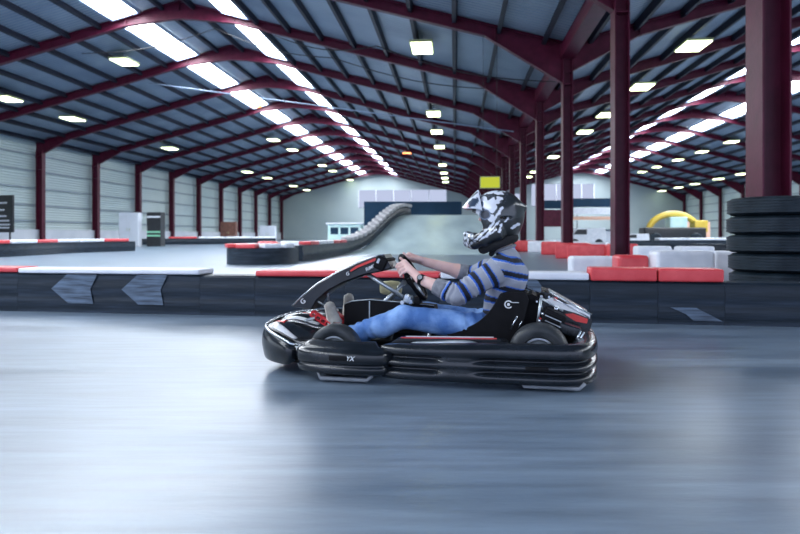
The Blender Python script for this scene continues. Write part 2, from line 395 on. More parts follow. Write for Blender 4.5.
# main barrier across the picture: front face line
A0 = Vector((-4.37,7.43,0)); AD = Vector((3.6+4.37,6.13-7.43,0)).normalized(); AN = Vector((-AD.y,AD.x,0)); ARZ = math.atan2(AD.y,AD.x)
def a_of(px):     # distance along the face where column px meets it
    u = (px-400)/F
    return (u*A0.y - A0.x)/(AD.x - u*AD.y)
def barrier_body(mb, L, h, t=.34):
    # ribbed conveyor-belt face: profile with shallow horizontal grooves
    pr = [(-t/2,0),(-t/2,.06),(-t/2-.005,.08),(-t/2-.005,.14),(-t/2,.155),(-t/2,.2),(-t/2-.006,.22),(-t/2-.006,.3),(-t/2,.32),(-t/2,h-.02),(-t/2+.03,h),(t/2-.03,h),(t/2,h-.02),(t/2,0)]
    mb.add([(x,y,z) for x in (0,L) for y,z in pr], [tuple(range(len(pr))), tuple(range(2*len(pr)-1,len(pr)-1,-1))]+[(i,i+len(pr),(i+1)%len(pr)+len(pr),(i+1)%len(pr)) for i in range(len(pr))])
cuts = [-190,18,200,255,345,440,590,658,725,830,990]
cols = ['red','white',None,'red','red','white','red','red',None,'red']
words = ['near-black belt barrier with a red top strip, farthest left','near-black belt barrier with faded chevrons under a white top strip, at left','plain near-black belt barrier section without a coloured top, left of the kart nose',
 'near-black belt barrier with pink-red top strip behind the kart nose','near-black belt barrier with red top strip behind the steering wheel','near-black belt barrier with white top behind the driver back',
 'near-black belt barrier with a raised red top block right of the kart','near-black belt barrier with a raised red top block next to the tyre stack','near-black belt barrier section in front of the tyre stack','near-black belt barrier at the far right edge']
for i,(p0,p1) in enumerate(zip(cuts[:-1],cuts[1:])):
    s0, s1 = a_of(p0), a_of(p1); L = s1-s0-.003
    h = .42 - .022*(s0+s1)/2/8*1.3
    loc = A0 + AD*s0 + AN*.17
    e = empty('track_barrier', loc, ARZ); tag(e,words[i],'barrier','main track barrier sections')
    mb = MB(); barrier_body(mb,L,h); mb.build('belt_body','belt',e,smooth=True,auto=30)
    if cols[i]:
        ch = .055 if i < 5 else (.07 if i==5 else .12)
        mb = MB(); mb.box((L/2,0,h+ch/2+.001),(L-.01,.36,ch),bev=.02); mb.build('top_block',cols[i],e,smooth=True,auto=40)
    else: ch = 0
def chevron(px0, px1, flip=1, z0=.1, z1=.4):
    s0,s1 = a_of(px0),a_of(px1); w_ = s1-s0
    par = [o for o in C.objects if o.name.startswith('track_barrier')]
    best = min(par, key=lambda o: abs((o.matrix_basis.translation-(A0+AN*.17)).dot(AD)-s0) if (o.matrix_basis.translation-(A0+AN*.17)).dot(AD) <= s0 else 99)
    x0 = s0-(best.matrix_basis.translation-(A0+AN*.17)).dot(AD)
    zm = (z0+z1)/2; mb = MB(); y = -.188; q = w_*.5*flip
    if flip > 0: pts = [(x0+w_*.38,y,z1),(x0+w_,y,z1),(x0+w_*.86,y,zm),(x0+w_*.92,y,z0),(x0+w_*.40,y,z0),(x0+w_*.05,y,zm)]
    else: pts = [(x0,y,z1),(x0+w_*.5,y,z1),(x0+w_*.75,y,zm),(x0+w_,y,z0),(x0+w_*.45,y,z0),(x0+w_*.3,y,zm)]
    back = [(p[0],y+.004,p[2]) for p in pts]
    mb.add(pts+back,[tuple(range(6)),tuple(range(11,5,-1))]+[(i,i+6,(i+1)%6+6,(i+1)%6) for i in range(6)])
    mb.build('faded_chevron','faded',best)
for q in ((50,98,1,.1,.41),(120,168,1,.1,.41),(515,560,-1,.1,.4),(670,722,-1,.04,.16)): chevron(*q)

# tall stack of truck tyres beside the nearest column
def tyre_mesh(R, w_, n=40):
    pr = [(R*.60,-w_*.30),(R*.66,-w_*.44),(R*.80,-w_*.5),(R*.91,-w_*.47),(R*.975,-w_*.36)]
    for k in range(5):
        z = -w_*.30+w_*.15*k
        pr += [(R,z-w_*.05),(R,z+w_*.045),(R*.988,z+w_*.055),(R*.988,z+w_*.09)] if k<4 else [(R,z-w_*.05),(R,z+w_*.05)]
    pr += [(R*.975,w_*.36),(R*.91,w_*.47),(R*.80,w_*.5),(R*.66,w_*.44),(R*.60,w_*.30),(R*.57,0)]
    mb = MB(); mb.lathe(pr,n=n,closed=True); return mb
cx, D = (782-400)/F*7.75, 7.75
pos = ['bottom','second from the bottom','third from the bottom','third from the top','second from the top','topmost']
tw = .209
proto = None
for k in range(6):
    if proto is None: o = proto = tyre_mesh(.56,tw).build('truck_tyre','tyre',smooth=True,auto=50)
    else: o = proto.copy(); C.objects.link(o)
    o.location = (cx+random.uniform(-.02,.02), D+random.uniform(-.02,.02), tw/2+k*tw)
    tag(o,'black truck tyre, %s in the stack beside the nearest maroon column'%pos[k],'tyre','tall truck tyre stack')

# generic plastic barrier blocks
def cap(par, p, rz, L, h, t, col, z):
    mb = MB(); mb.box((0,0,h/2),(L,t,h),bev=min(.05,h*.3)); o = mb.build('cap_block',col,par,smooth=True,auto=45,loc=(p[0],p[1],z),rz=rz)
    o['label'] = '%s plastic cap'%col; return o
def block(p, rz, L, h, t, col, label, group, z=0.0, name='barrier_block'):
    mb = MB(); mb.box((0,0,h/2),(L,t,h),bev=min(.06,h*.2))
    o = mb.build(name,col,smooth=True,auto=45,loc=(p[0],p[1],z),rz=rz)
    return tag(o,label,'barrier block',group)
def wall(pts, h, t, label, mat='belt', z=None):
    """belt wall following a path (one mesh)"""
    P = [Vector(p) for p in pts]; rings = []
    for i,p in enumerate(P):
        d = (P[min(i+1,len(P)-1)]-P[max(i-1,0)]); d.z = 0; d.normalize(); n = Vector((-d.y,d.x,0))
        zz = p.z
        rings.append([(p.x+n.x*a,p.y+n.y*a,zz+c) for a,c in ((-t/2,0),(-t/2,h*.3),(-t/2-.015,h*.36),(-t/2-.015,h*.6),(-t/2,h*.66),(-t/2,h),(t/2,h),(t/2,0))])
    mb = MB(); mb.loft(rings); return tag(mb.build('belt_barrier',mat,smooth=True,auto=35),label,'barrier')
def smooth_path(pts, n=8):
    P = [Vector(p) for p in pts]; out = []
    for i in range(len(P)-1):
        p0,p1,p2,p3 = P[max(i-1,0)],P[i],P[i+1],P[min(i+2,len(P)-1)]
        for t in range(n):
            u = t/n; out.append(0.5*((2*p1)+(p2-p0)*u+(2*p0-5*p1+4*p2-p3)*u*u+(3*p1-p0-3*p2+p3)*u**3))
    out.append(P[-1]); return out
def along(pts, step, start=0.0):
    out = []; acc = -start
    for a,c in zip(pts[:-1],pts[1:]):
        L = (c-a).length; t = 0
        while acc + (L-t) >= step:
            t += step-acc; acc = 0; out.append((a.lerp(c,t/L),(c-a)))
        acc += L-t
    return out
# ramp climbing away behind the driver
RD = [24.0,27.5,30.0,31.8,33.5,36.0,38.0,39.5,40.8,42.0,44.0,50.0]
RXL = [-2.75,-2.5,-2.25,-1.95,-1.5,-.98,-.52,-.2,.08,.36,.75,1.6]
RZ = [0,0,.02,.12,.36,.98,1.50,1.82,2.00,2.07,2.09,2.09]
def rint(T, d): return float(np.interp(d, RD, T))
rs = []
for i in range(41):
    d = 28.5+(50-28.5)*i/40; xl = rint(RXL,d); xr = 4.9+(d-28)*.09; z = rint(RZ,d)+.004
    rs.append([(xl,d,z),(xr,d,z),(xr,d,0),(xl,d,0)])
mb = MB(); mb.loft(rs); tag(mb.build('track_ramp','ramp',smooth=True,auto=30),'grey-teal track ramp climbing away behind the driver','ramp')
# left edge wall of the ramp with white tyres on top, joined to the hairpin end
hp = smooth_path([(-3.25,20.6,0),(-3.4,19.6,0),(-3.9,19.0,0),(-4.45,19.0,0),(-4.78,19.5,0),(-4.6,20.3,0),(-4.1,21.6,0),(-3.75,23.5,0)],6)
hpw = wall(hp,.46,.36,'dark rounded hairpin barrier end with red and white caps, left of ramp')
cl = ['red','white','white','white','red','red','white','red','white','red','red','white']
hp2 = smooth_path([(-2.2,20.4,0),(-3.0,19.6,0),(-3.9,19.0,0),(-4.45,19.0,0),(-4.78,19.5,0),(-4.6,20.3,0),(-3.9,21.6,0),(-3.2,23.5,0)],6)
seq = along(hp,.62,.3)
hw = ['first after the ramp foot','second after the ramp foot','at the outer tip','just behind the tip','second behind the tip','third behind the tip','fourth behind the tip','last behind the tip']
colseq = ['white','white','red','red','red','white','red','red']
for i,(p,d) in enumerate(seq[:8]):
    cap(hpw, p, math.atan2(d.y,d.x), .56,.12,.42, colseq[i], .462)
rw = []
for d in [21.3,22.5,24.0,26,28,29.5,31,32.5,34,35.5,37,38.3,39.5,40.7,42,44]:
    x_ = rint(RXL,d) if d >= 24 else -3.0+(d-21.3)*.09
    rw.append(Vector((x_-.22, d, max(0,rint(RZ,d)-.02) if d > 24 else 0)))
rww_ = wall(rw,.50,.34,'dark belt barrier rising along the left edge of the track ramp')
low = along(rw[:6],1.5,.2)
for i,(p,d) in enumerate(low): cap(rww_, p, math.atan2(d.y,d.x), 1.35,.12,.40, 'red' if i in (0,3,4) else 'white', .502)
sq = along(rw[5:],.80,.3)
tp = None
for i,(p,d) in enumerate(sq):
    if tp is None: o = tp = tyre_mesh(.30,.19,24).build('painted_tyre','white_tyre',smooth=True,auto=50)
    else: o = tp.copy(); C.objects.link(o)
    sl = math.atan2(d.z, math.hypot(d.x,d.y))
    o.location = (p.x,p.y,p.z+.50+.105+.02); o.rotation_euler = (sl,0,0)
    tag(o,'white painted tyre on the ramp edge wall, %s up from the ramp foot'%(ORD[i] if i<24 else 'last'),'tyre','white painted tyres along the ramp')
for i,(c_,px,D_) in enumerate([('red',268,30),('white',290,30.5),('red',312,31)]):
    block(G(px,D_),.05,.85,.55,.4,c_,'%s plastic block behind the hairpin, %s'%(c_,['left one','middle one','right one'][i]),'blocks behind the hairpin')
# second belt wall rising on the far side of the ramp track (left)
fw = [Vector((G(px,D_).x,D_,z)) for px,D_,z in ((345,36,.3),(372,41,.95),(395,47,1.9),(412,52,2.4))]
# dark blue partition at the ramp top
mb = MB(); mb.box((0,0,1.68),(7.4,.12,3.36)); o = mb.build('blue_partition','darkblue',loc=(G(364,51.5).x+3.7,51.5,0)); tag(o,'long dark blue partition wall standing behind the ramp top','partition')
# barrier along the left wall
lw = smooth_path([G(-150,20.5),G(0,25.6),G(70,31),G(132,35.5)],6)
lww = wall(lw,.50,.4,'dark blue-black belt wall at far left with red and white caps','belt')
for i,(p,d) in enumerate(along(lw,1.85,1.0)):
    c_ = ['red','red','white','red','white','white','red','white'][i%8]
    cap(lww,p,math.atan2(d.y,d.x),1.78,.14,.46,c_,.502)
lw2 = [G(138,58),G(200,60),G(275,64)]
lww2 = wall(lw2,.52,.4,'thin dark belt wall in the left distance with white caps')
for i,(p,d) in enumerate(along(lw2,2.45,1.2)):
    cap(lww2,p,math.atan2(d.y,d.x),2.35,.16,.46,'white' if i else 'red',.522)
# right-hand side: red and white blocks curving away
spec = [(527,34,'red'),(541,32,'white'),(556,28.5,'red'),(545,38,'white'),(573,24,'red'),(588,20.5,'red'),(574,31,'white'),(592,26,'white')]
for i,(px,D_,c_) in enumerate(spec):
    p = G(px,D_); block(p,-.5,1.15,.55,.5,c_,'%s plastic barrier block in the curve behind the driver, %s from the left'%(c_,ORD[sorted(s[0] for s in spec).index(px)]),'curve of red and white barrier blocks')
near = [(602,10.6,'white',.50,1.0),(630,9.6,'red',.55,.42),(681,9.2,'white',.62,.75),(722,9.8,'white',.60,.36)]
for i,(px,D_,c_,h_,L_) in enumerate(near):
    block(G(px,D_),-.1,L_,h_,.45,c_,'%s plastic barrier block behind the red-topped barrier, %s from the left'%(c_,ORD[i]),'blocks behind the main barrier')
for i,(px,D_,c_) in enumerate([(652,15.5,'white'),(694,15.2,'white'),(622,19.5,'red')]):
    block(G(px,D_),-.05,[.75,.75,.8][i],.58,.45,c_,'%s barrier block farther back between second column and tyre stack, %s'%(c_,['left','right','beside the column foot'][i]),'farther barrier blocks')
rwall = [G(628,39),G(690,40),G(760,41),G(830,42)]
rww = wall(rwall,.52,.4,'dark belt wall in the right bay with white caps')
for i,(p,d) in enumerate(along(rwall,1.9,.9)):
    cap(rww,p,math.atan2(d.y,d.x),1.84,.14,.46,'white',.522)
rwall2 = [G(690,26),G(735,24),G(800,23)]
wall(rwall2,.5,.4,'short dark belt wall left of the tall tyre stack')

# ---------------------------------------------------------------- things in the distance
# wall board and door at the left wall
def hroot(name, X, Y, z, label, cat): e = empty(name,H(X,Y,z),-TH); return tag(e,label,cat)
def at(px, D_): p = G(px,D_); return p
e = empty('timing_board',(at(2,44).x,44,0),-.35); tag(e,'tall black timing board with white lines of print at far left edge','board')
mb = MB(); mb.box((0,0,2.2),(2.0,.15,2.4),bev=.03); mb.build('board_panel','black',e)
for q in (-.7,.7): 
    mb = MB(); mb.box((q,0,.5),(.08,.08,1.0)); mb.build('leg','black',e)
for k,(z,w_) in enumerate(((2.9,1.2),(2.45,.8),(2.05,1.1),(1.75,1.5),(1.5,1.6),(1.3,1.5))):
    mb = MB(); mb.box((-.02+(w_-1.6)*.1,-.085,z),(w_,.02,.09)); mb.build('print_line','white',e)
def cabinet(px, D_, w_, h_, mat, label, name='white_cabinet', cat='cabinet', d_=.6, door='white'):
    p = at(px,D_); e = empty(name,(p.x,p.y,0),-TH); tag(e,label,cat)
    mb = MB(); mb.box((0,0,h_/2),(w_,d_,h_),bev=.02); mb.build('body',mat,e)
    for q in (-1,1):
        mb = MB(); mb.box((q*w_*.245,-d_/2-.012,h_*.52),(w_*.46,.02,h_*.84),bev=.005); dd = mb.build('door',mat,e)
        mb = MB(); mb.box((q*w_*.06,-d_/2-.035,h_*.5),(.03,.03,.2)); mb.build('handle','lamp_body',e)
    return e
cabinet(130.5,49.6,1.45,2.45,'lowwall','tall white cabinet standing before the left wall')
cabinet(268,78,1.8,1.9,'lowwall','low white cabinet at the end of the left wall')
cabinet(229,66,1.5,2.1,'brown','dark brown cabinet against the left wall','brown_cabinet')
e = empty('vending_machine',(at(156,50).x,50,0),-.08); tag(e,'black upright machine with pale green stripes beside the white cabinet','machine')
mb = MB(); mb.box((0,0,1.25),(1.05,.8,2.5),bev=.04); mb.build('body','black',e)
for z in (2.15,1.05,.78):
    mb = MB(); mb.box((0,-.415,z),(1.0,.03,.12)); mb.build('stripe','green' if z<2 else 'white',e)
e = empty('pit_cabin',(at(346,62).x,62,0),-.05); tag(e,'low pale teal cabin left of the ramp wall','cabin')
mb = MB(); mb.box((0,0,.9),(3.0,2.2,1.8),bev=.03); mb.build('body','teal',e)
mb = MB(); mb.box((0,0,1.86),(3.3,2.5,.12),bev=.02); mb.build('roof','white',e)
for q in (-.9,0,.9):
    mb = MB(); mb.box((q,-1.11,1.2),(.7,.03,.6)); mb.build('pane','darkblue',e)
# counter and boards between the columns
def board(px, D_, w_, z0, z1, mat, label, name='poster_board'):
    p = at(px,D_); e = empty(name,(p.x,p.y,0),-TH); tag(e,label,'board')
    mb = MB(); mb.box((0,0,(z0+z1)/2),(w_,.08,z1-z0),bev=.01); mb.build('panel',mat,e)
    for q in (-.42,.42):
        mb = MB(); mb.box((q*w_,.06,z1/2),(.07,.05,z1)); mb.build('post','black',e)
    return e
board(593,70,4.8,3.7,4.6,'darkblue','dark blue banner board between second and third middle columns')
board(553,74,2.6,3.7,4.6,'darkblue','dark blue banner board between third and fourth middle columns')
board(596,68,4.4,2.9,3.55,'white','white sign board under the blue banner')
board(553,72,2.4,1.7,3.5,'maroon','dull pink poster board between third and fourth middle columns')
e = empty('service_counter',(at(594,60).x,60,0),-TH); tag(e,'long counter with peach top band and white front between the middle columns','counter')
mb = MB(); mb.box((0,0,.6),(4.2,.9,1.2),bev=.03); mb.build('body','lowwall',e)
mb = MB(); mb.box((0,0,1.26),(4.4,1.1,.12),bev=.02); mb.build('worktop','darkblue',e)
mb = MB(); mb.box((0,-.47,2.3),(4.2,.06,.3)); mb.build('sign_band','peach',e)
for q in (-2.0,2.0):
    mb = MB(); mb.box((q,-.4,1.8),(.08,.08,1.2)); mb.build('post','black',e)
# small white van
def van(px, D_, label, s=1.0):
    p = at(px,D_); e = empty('parked_van',(p.x,p.y,0),-.05); tag(e,label,'van')
    prof = [(-1.5,.35),(-1.55,.8),(-1.2,1.0),(-.75,1.5),(1.45,1.55),(1.55,.9),(1.5,.35)]
    mb = MB(); mb.prism([(a*s,c*s) for a,c in prof],-.7*s,.7*s); mb.build('body','white',e)
    mb = MB(); mb.prism([(-1.1*s,1.02*s),(-.74*s,1.42*s),(0*s,1.42*s),(0,1.02*s)],-.72*s,-.7*s); mb.build('side_glass','black',e)
    for q in (-.95,.95):
        mb = MB(); mb.lathe([(.0,-.1),(.28*s,-.1),(.33*s,-.06),(.33*s,.06),(.28*s,.1),(0,.1)],c=(q*s,-.66*s,.33*s),axis='Y',n=20); mb.build('wheel','tyre',e)
    return e
van(585,47,'small white parked vehicle seen between the middle columns',.85)
# yellow loader in the right bay
e = empty('yellow_loader',(at(672,52).x,52,0),-.05); tag(e,'yellow arched loader with dark body parked in the right bay','loader')
mb = MB(); mb.box((0,0,.95),(4.6,1.5,.9),bev=.12); mb.build('chassis','black',e,smooth=True,auto=40)
arch = [(1.9*math.cos(a)*1.0+.1,0,1.0+1.45*math.sin(a)) for a in [PI*k/14 for k in range(15)]]
mb = MB(); mb.tube(arch,.24,8); mb.build('arch_frame','yellow',e,smooth=True)
mb = MB(); mb.box((.3,0,1.75),(1.3,1.2,.9),bev=.08); mb.build('cab','teal',e)
mb = MB(); mb.box((2.0,0,1.5),(1.0,1.1,.9),bev=.1); mb.build('bonnet','yellow',e)
for q in (-1.5,1.5):
    mb = MB(); mb.lathe([(0,-.2),(.42,-.2),(.5,-.12),(.5,.12),(.42,.2),(0,.2)],c=(q,-.75,.5),axis='Y',n=20); mb.build('wheel','tyre',e)
cabinet(697,56,1.9,1.9,'peach','cream cabinet right of the yellow loader','cream_cabinet')
van(635,50,'white parked vehicle left of the yellow loader',.6)
# ---------------------------------------------------------------- kart frame
KX, KY, KR = 0.20, 4.35, math.radians(-12)
kc, ks = math.cos(KR), math.sin(KR)
def K(px, py, ly):
    """kart-frame point (front = -x) on the lengthwise plane y = ly seen at (px, py)"""
    u = (px-400)/F
    lx = (u*(KY+ly*kc)-KX+ly*ks)/(kc-u*ks)
    Y = KY+lx*ks+ly*kc
    return Vector((lx, ly, H0-(py-235)/F*Y))
M['gloss'] = node_mat('glossy_black_bodywork', (0.006,0.008,0.011), 0.22, col2=(0.013,0.017,0.023), nscale=5, bump=0.10, bscale=9, spec=0.5, rvar=0.05)
M['fairing'] = node_mat('black_fairing', (0.004,0.005,0.008), 0.3, col2=(0.012,0.016,0.024), nscale=5, spec=.3)
M['matt'] = node_mat('matt_black_plastic', (0.003,0.003,0.004), 0.55, spec=0.15, col2=(0.007,0.007,0.009), nscale=9)
M['chrome'] = node_mat('bright_steel', (0.62,0.66,0.70), 0.22, metal=1.0)
M['steel'] = node_mat('brushed_alloy', (0.55,0.60,0.62), 0.35, metal=0.8, col2=(0.42,0.46,0.5), nscale=20)
M['kred'] = node_mat('red_decal', (0.62,0.03,0.025), 0.3, coat=0.3)
M['kwhite'] = node_mat('white_decal', (0.75,0.77,0.80), 0.3, coat=0.3)
M['pedal'] = node_mat('red_anodised', (0.66,0.02,0.03), 0.3, metal=0.3)
M['ktyre'] = node_mat('kart_tyre', (0.020,0.024,0.028), 0.42, col2=(0.045,0.05,0.055), nscale=12, stretch=(1,.3,1), bump=.2, bscale=60, spec=.3)
M['skid'] = node_mat('scuffed_grey_bar', (0.16,0.18,0.2), 0.5, col2=(0.25,0.27,0.3))
M['cream'] = node_mat('cream_tank', (0.62,0.56,0.30), 0.45, col2=(0.7,0.64,0.38), nscale=6)

kart = empty('go_kart',(KX,KY,0),KR)
tag(kart,'black rental go-kart with red and white decals driving left across the floor','go-kart')

def sweep(path, profs, name, mat, parent, sub=1, auto=None):
    rings = []
    n = len(path)
    for i in range(n):
        p = Vector((*path[i],0)); a = Vector((*path[max(0,i-1)],0)); c = Vector((*path[min(n-1,i+1)],0))
        d = (c-a).normalized(); nn = Vector((-d.y,d.x,0))
        pr = profs(i/(n-1), path[i])
        rings.append([(p.x+nn.x*o,p.y+nn.y*o,z) for o,z in pr])
    mb = MB(); mb.loft(rings); return mb.build(name,mat,parent,smooth=True,sub=sub,auto=auto)
def cr2(pts, n=6): return [(p.x,p.y) for p in smooth_path([(a,c,0) for a,c in pts],n)]
def clamp(x,a=0,c=1): return max(a,min(c,x))
def sstep(a,c,x): u = clamp((x-a)/(c-a)); return u*u*(3-2*u)

# side and rear bumper: long wraparound, grooves in places (path ordered so that inside is on the left)
near_side = [(-.19,-.60),(-.14,-.625),(-.06,-.642),(.05,-.65),(.25,-.655),(.5,-.655),(.75,-.65),(.87,-.625),(.935,-.575),(.972,-.48),(.995,-.35),(1.008,-.18),(1.012,0)]
def side_prof(u, p):
    x = p[0]
    g = (1-sstep(.115,.145,x)) + sstep(.375,.405,x)
    g = clamp(g); G_ = .036*g
    t = sstep(-.20,-.08,x)
    zt = .226+.022*sstep(-.1,.6,x)
    ztop = zt-.01*(1-t)
    return [(.13,.05),(.03,.028),(.006,.036),(-.004,.06),(0,.082),(G_,.088),(G_,.103),(.0,.109),(-.006,.125),(.002,.143),(G_,.149),(G_,.163),(.002,.169),(-.006,.19),(0,zt-.014),(.022,ztop),(.11,ztop+.004),(.14,ztop-.03),(.14,.12)]
sb = sweep(cr2(near_side,5), side_prof,'side_bumper','gloss',kart,1)
sb['label'] = 'long grooved black side bumper wrapping behind the rear wheel'
far = [(x,-y) for x,y in near_side][::-1]
sweep(cr2(far,3), side_prof,'side_bumper','gloss',kart,1)
# vent slot in the near bumper
mb = MB(); a = K(537,371,-.655); mb.box((a.x,-.652,.125),(.12,.024,.024),bev=.008); mb.build('vent_slot','matt',sb,smooth=True)

# front corner bumpers with recessed slots
fp = [(-.70,-.50),(-.69,-.57),(-.65,-.625),(-.56,-.66),(-.44,-.68),(-.33,-.685),(-.23,-.68),(-.16,-.655),(-.125,-.60)]
def front_prof(u, p):
    e = sstep(0,.12,u)*(1-.0*u); k = 1-sstep(.80,1.0,u)
    h = .6+.4*e
    up = .226*k+.196*(1-k)
    return [(.12,.06),(.05,.045),(.02,.052),(.0,.07),(-.002,.092),(.016,.104),(.0,.114),(-.008,.128),(-.008,.165),(.0,.182),(.026,.188),(.030,.196),(.036,.204),(.05,up-.012),(.075,up),(.11,up+.004),(.14,up-.004),(.15,up-.04),(.14,.12)]
fb = sweep(cr2(fp,5), front_prof,'front_corner_bumper','gloss',kart,1)
fb['label'] = 'near rounded black corner bumper with dark slot and small white print'
sweep(cr2([(x,-y) for x,y in fp][::-1],3), front_prof,'front_corner_bumper','gloss',kart,1)
a = K(329,358,-.68); c = K(351,358,-.68)
mb = MB(); mb.box(((a.x+c.x)/2,-.683,.148),(c.x-a.x,.02,.030),bev=.006,rz=-.07); mb.build('recess_slot','matt',fb,smooth=True)
def text_mesh(txt, size, name, mat, parent, loc, rx, rz, ry=0.0, shear=0.0, ext=.0015):
    cu = bpy.data.curves.new(name,'FONT'); cu.body = txt; cu.size = size; cu.extrude = ext; cu.align_x = 'CENTER'; cu.align_y = 'CENTER'; cu.shear = shear; cu.offset = size*.012
    t = bpy.data.objects.new(name,cu); C.objects.link(t)
    dg = bpy.context.evaluated_depsgraph_get(); me = bpy.data.meshes.new_from_object(t.evaluated_get(dg)); bpy.data.objects.remove(t)
    me.materials.clear(); me.materials.append(M[mat])
    o = bpy.data.objects.new(name,me); C.objects.link(o); o.parent = parent
    o.matrix_local = Matrix.Translation(loc) @ Matrix.Rotation(rz,4,'Z') @ Matrix.Rotation(ry,4,'Y') @ Matrix.Rotation(rx,4,'X')
    return o
a = K(350,358.5,-.692); text_mesh('YX',.036,'printed_letters','kwhite',fb,(a.x,-.698,.149),PI/2,-.05,0,.3)

# front bumper band around the nose
fr = [(-.74,.52),(-.86,.46),(-.96,.36),(-1.02,.24),(-1.055,.08),(-1.058,-.08),(-1.035,-.24),(-.975,-.38),(-.89,-.48),(-.80,-.54),(-.745,-.558),(-.715,-.53)]
def nose_top(u): return .285-.03*sstep(.2,.6,u)-.07*sstep(.6,1.0,u)
def nose_prof(u, p):
    top = nose_top(u); bot = .065+.02*sstep(.85,1,u)
    m_ = (top+bot)/2
    return [(.03,bot+.01),(.012,bot),(.0,bot+.02),(-.006,m_-.03),(-.014,m_),(-.010,m_+.05),(0,top-.02),(.006,top),(.022,top+.002),(.03,top-.015),(.032,m_)]
nb = sweep(cr2(fr,5), nose_prof,'front_bumper','gloss',kart,1)
nb['label'] = 'curved black front bumper band with bright top rim'
mb = MB(); pts = []
pth = cr2(fr,5)
for i,q in enumerate(pth):
    u = i/(len(pth)-1); pts.append((q[0]+.012,q[1],.004+nose_top(u)))
mb.tube(pts,.009,8); mb.build('rim_strip','chrome',nb,smooth=True)

# nose fairing surface with decals
def zn(x,y):
    r = abs(y)/.5
    return .238 + .045*y + .028*math.cos(clamp(r)*PI/2) + .020*math.sin((x+1.02)*14) - .02*r*r + .012*math.sin(y*22)
def patch(poly_uv, name, mat, parent, dz=0.0, nx=14, ny=14, fn=zn, th=.006):
    (p00,p10,p11,p01) = poly_uv; vs = []
    for i in range(nx+1):
        for j in range(ny+1):
            u,v = i/nx,j/ny
            x = (p00[0]*(1-u)+p10[0]*u)*(1-v)+(p01[0]*(1-u)+p11[0]*u)*v
            y = (p00[1]*(1-u)+p10[1]*u)*(1-v)+(p01[1]*(1-u)+p11[1]*u)*v
            vs.append((x,y,fn(x,y)+dz))
    fs = [(i*(ny+1)+j,(i+1)*(ny+1)+j,(i+1)*(ny+1)+j+1,i*(ny+1)+j+1) for i in range(nx) for j in range(ny)]
    mb = MB(); mb.add(vs,fs); return mb.build(name,mat,parent,smooth=True,solid=th)
nf = patch([(-1.02,-.28),(-.66,-.52),(-.66,.5),(-1.01,.28)],'nose_fairing','gloss',kart,0,20,24)
patch([(-.985,-.19),(-.90,-.25),(-.90,-.12),(-.985,-.08)],'red_decal','kred',nf,.005,6,6,th=.002)
patch([(-.955,-.30),(-.76,-.44),(-.76,-.38),(-.955,-.24)],'white_decal','kwhite',nf,.005,10,4,th=.002)
patch([(-.97,-.05),(-.74,-.06),(-.74,-.02),(-.97,.0)],'white_decal','kwhite',nf,.005,10,4,th=.002)
patch([(-.90,.10),(-.72,.10),(-.72,.17),(-.90,.16)],'red_decal','kred',nf,.005,8,4,th=.002)
patch([(-.95,.20),(-.80,.26),(-.80,.31),(-.95,.25)],'white_decal','kwhite',nf,.005,8,4,th=.002)
# dark foot well opening bars
for (x0,y0,x1,y1) in ((-.74,-.30,-.66,.30),):
    mb = MB(); mb.tube([(x0,y0,.30),(x1,(y0+y1)/2,.315),(x0+.02,y1,.30)],.010,8); mb.build('nose_bar','steel',kart,smooth=True)

# floor tray and frame rails
mb = MB(); mb.prism([(-.86,-.34),(.30,-.36),(.50,-.30),(.50,.30),(.30,.36),(-.86,.34)],.045,.055,axis='Z'); mb.build('floor_tray','matt',kart)
def rail(pts, r, mat='matt', name='frame_rail'):
    P = smooth_path(pts,6) if len(pts) > 2 else [Vector(p) for p in pts]
    mb = MB(); mb.tube(P,r,10); return mb.build(name,mat,kart,smooth=True)
for s in (-1,1):
    rail([(-.88,s*.30,.075),(-.5,s*.38,.075),(.2,s*.40,.075),(.6,s*.36,.085),(.92,s*.33,.10)],.016)
    rail([(-.1,s*.40,.08),(-.05,s*.52,.20),(.1,s*.53,.225),(.34,s*.53,.225),(.40,s*.42,.10)],.012,'steel','side_bar')
rail([(.85,-.36,.11),(.9,0,.11),(.85,.36,.11)],.016); rail([(-.72,-.42,.14),(-.72,.42,.14)],.013,'steel','front_axle')
rail([K(540,355,-.45)*1.0,Vector((K(540,355,-.45).x,.45,.165))],.02,'steel','rear_axle')
# side panel deck with red line
for s in (-1,1):
    mb = MB(); mb.prism([(-.15,.215),(-.1,.245),(.46,.256),(.51,.24),(.51,.21),(-.15,.20)],s*.44,s*.53) ; d = mb.build('side_deck','gloss',kart)
    mb = MB(); mb.box((0.18,s*.512,.2525),(.54,.018,.004),ry=-.02); mb.build('red_line','kred',d)
    mb = MB(); mb.box((0.18,s*.465,.2525),(.50,.012,.004),ry=-.02); mb.build('white_line','kwhite',d)
# wheels
def kwheel(x, ly0, ly1, R, nm):
    yc = (ly0+ly1)/2; w_ = abs(ly1-ly0)
    e = empty(nm,(x,yc,R)); e.parent = kart
    pr = [(R*.56,-w_*.34),(R*.62,-w_*.47),(R*.78,-w_*.5),(R*.90,-w_*.49),(R*.965,-w_*.42),(R,-w_*.30),(R,w_*.30),(R*.965,w_*.42),(R*.90,w_*.49),(R*.78,w_*.5),(R*.62,w_*.47),(R*.56,w_*.34)]
    mb = MB(); mb.lathe(pr,axis='Y',n=48,closed=True); mb.build('tyre','ktyre',e,smooth=True,auto=55)
    mb = MB(); mb.lathe([(0,-w_*.2),(R*.2,-w_*.2),(R*.24,-w_*.12),(R*.42,-w_*.12),(R*.5,-w_*.36),(R*.57,-w_*.36),(R*.57,w_*.36),(R*.5,w_*.36),(R*.42,w_*.1),(0,w_*.1)],axis='Y',n=36); mb.build('rim','steel',e,smooth=True,auto=40)
    return e
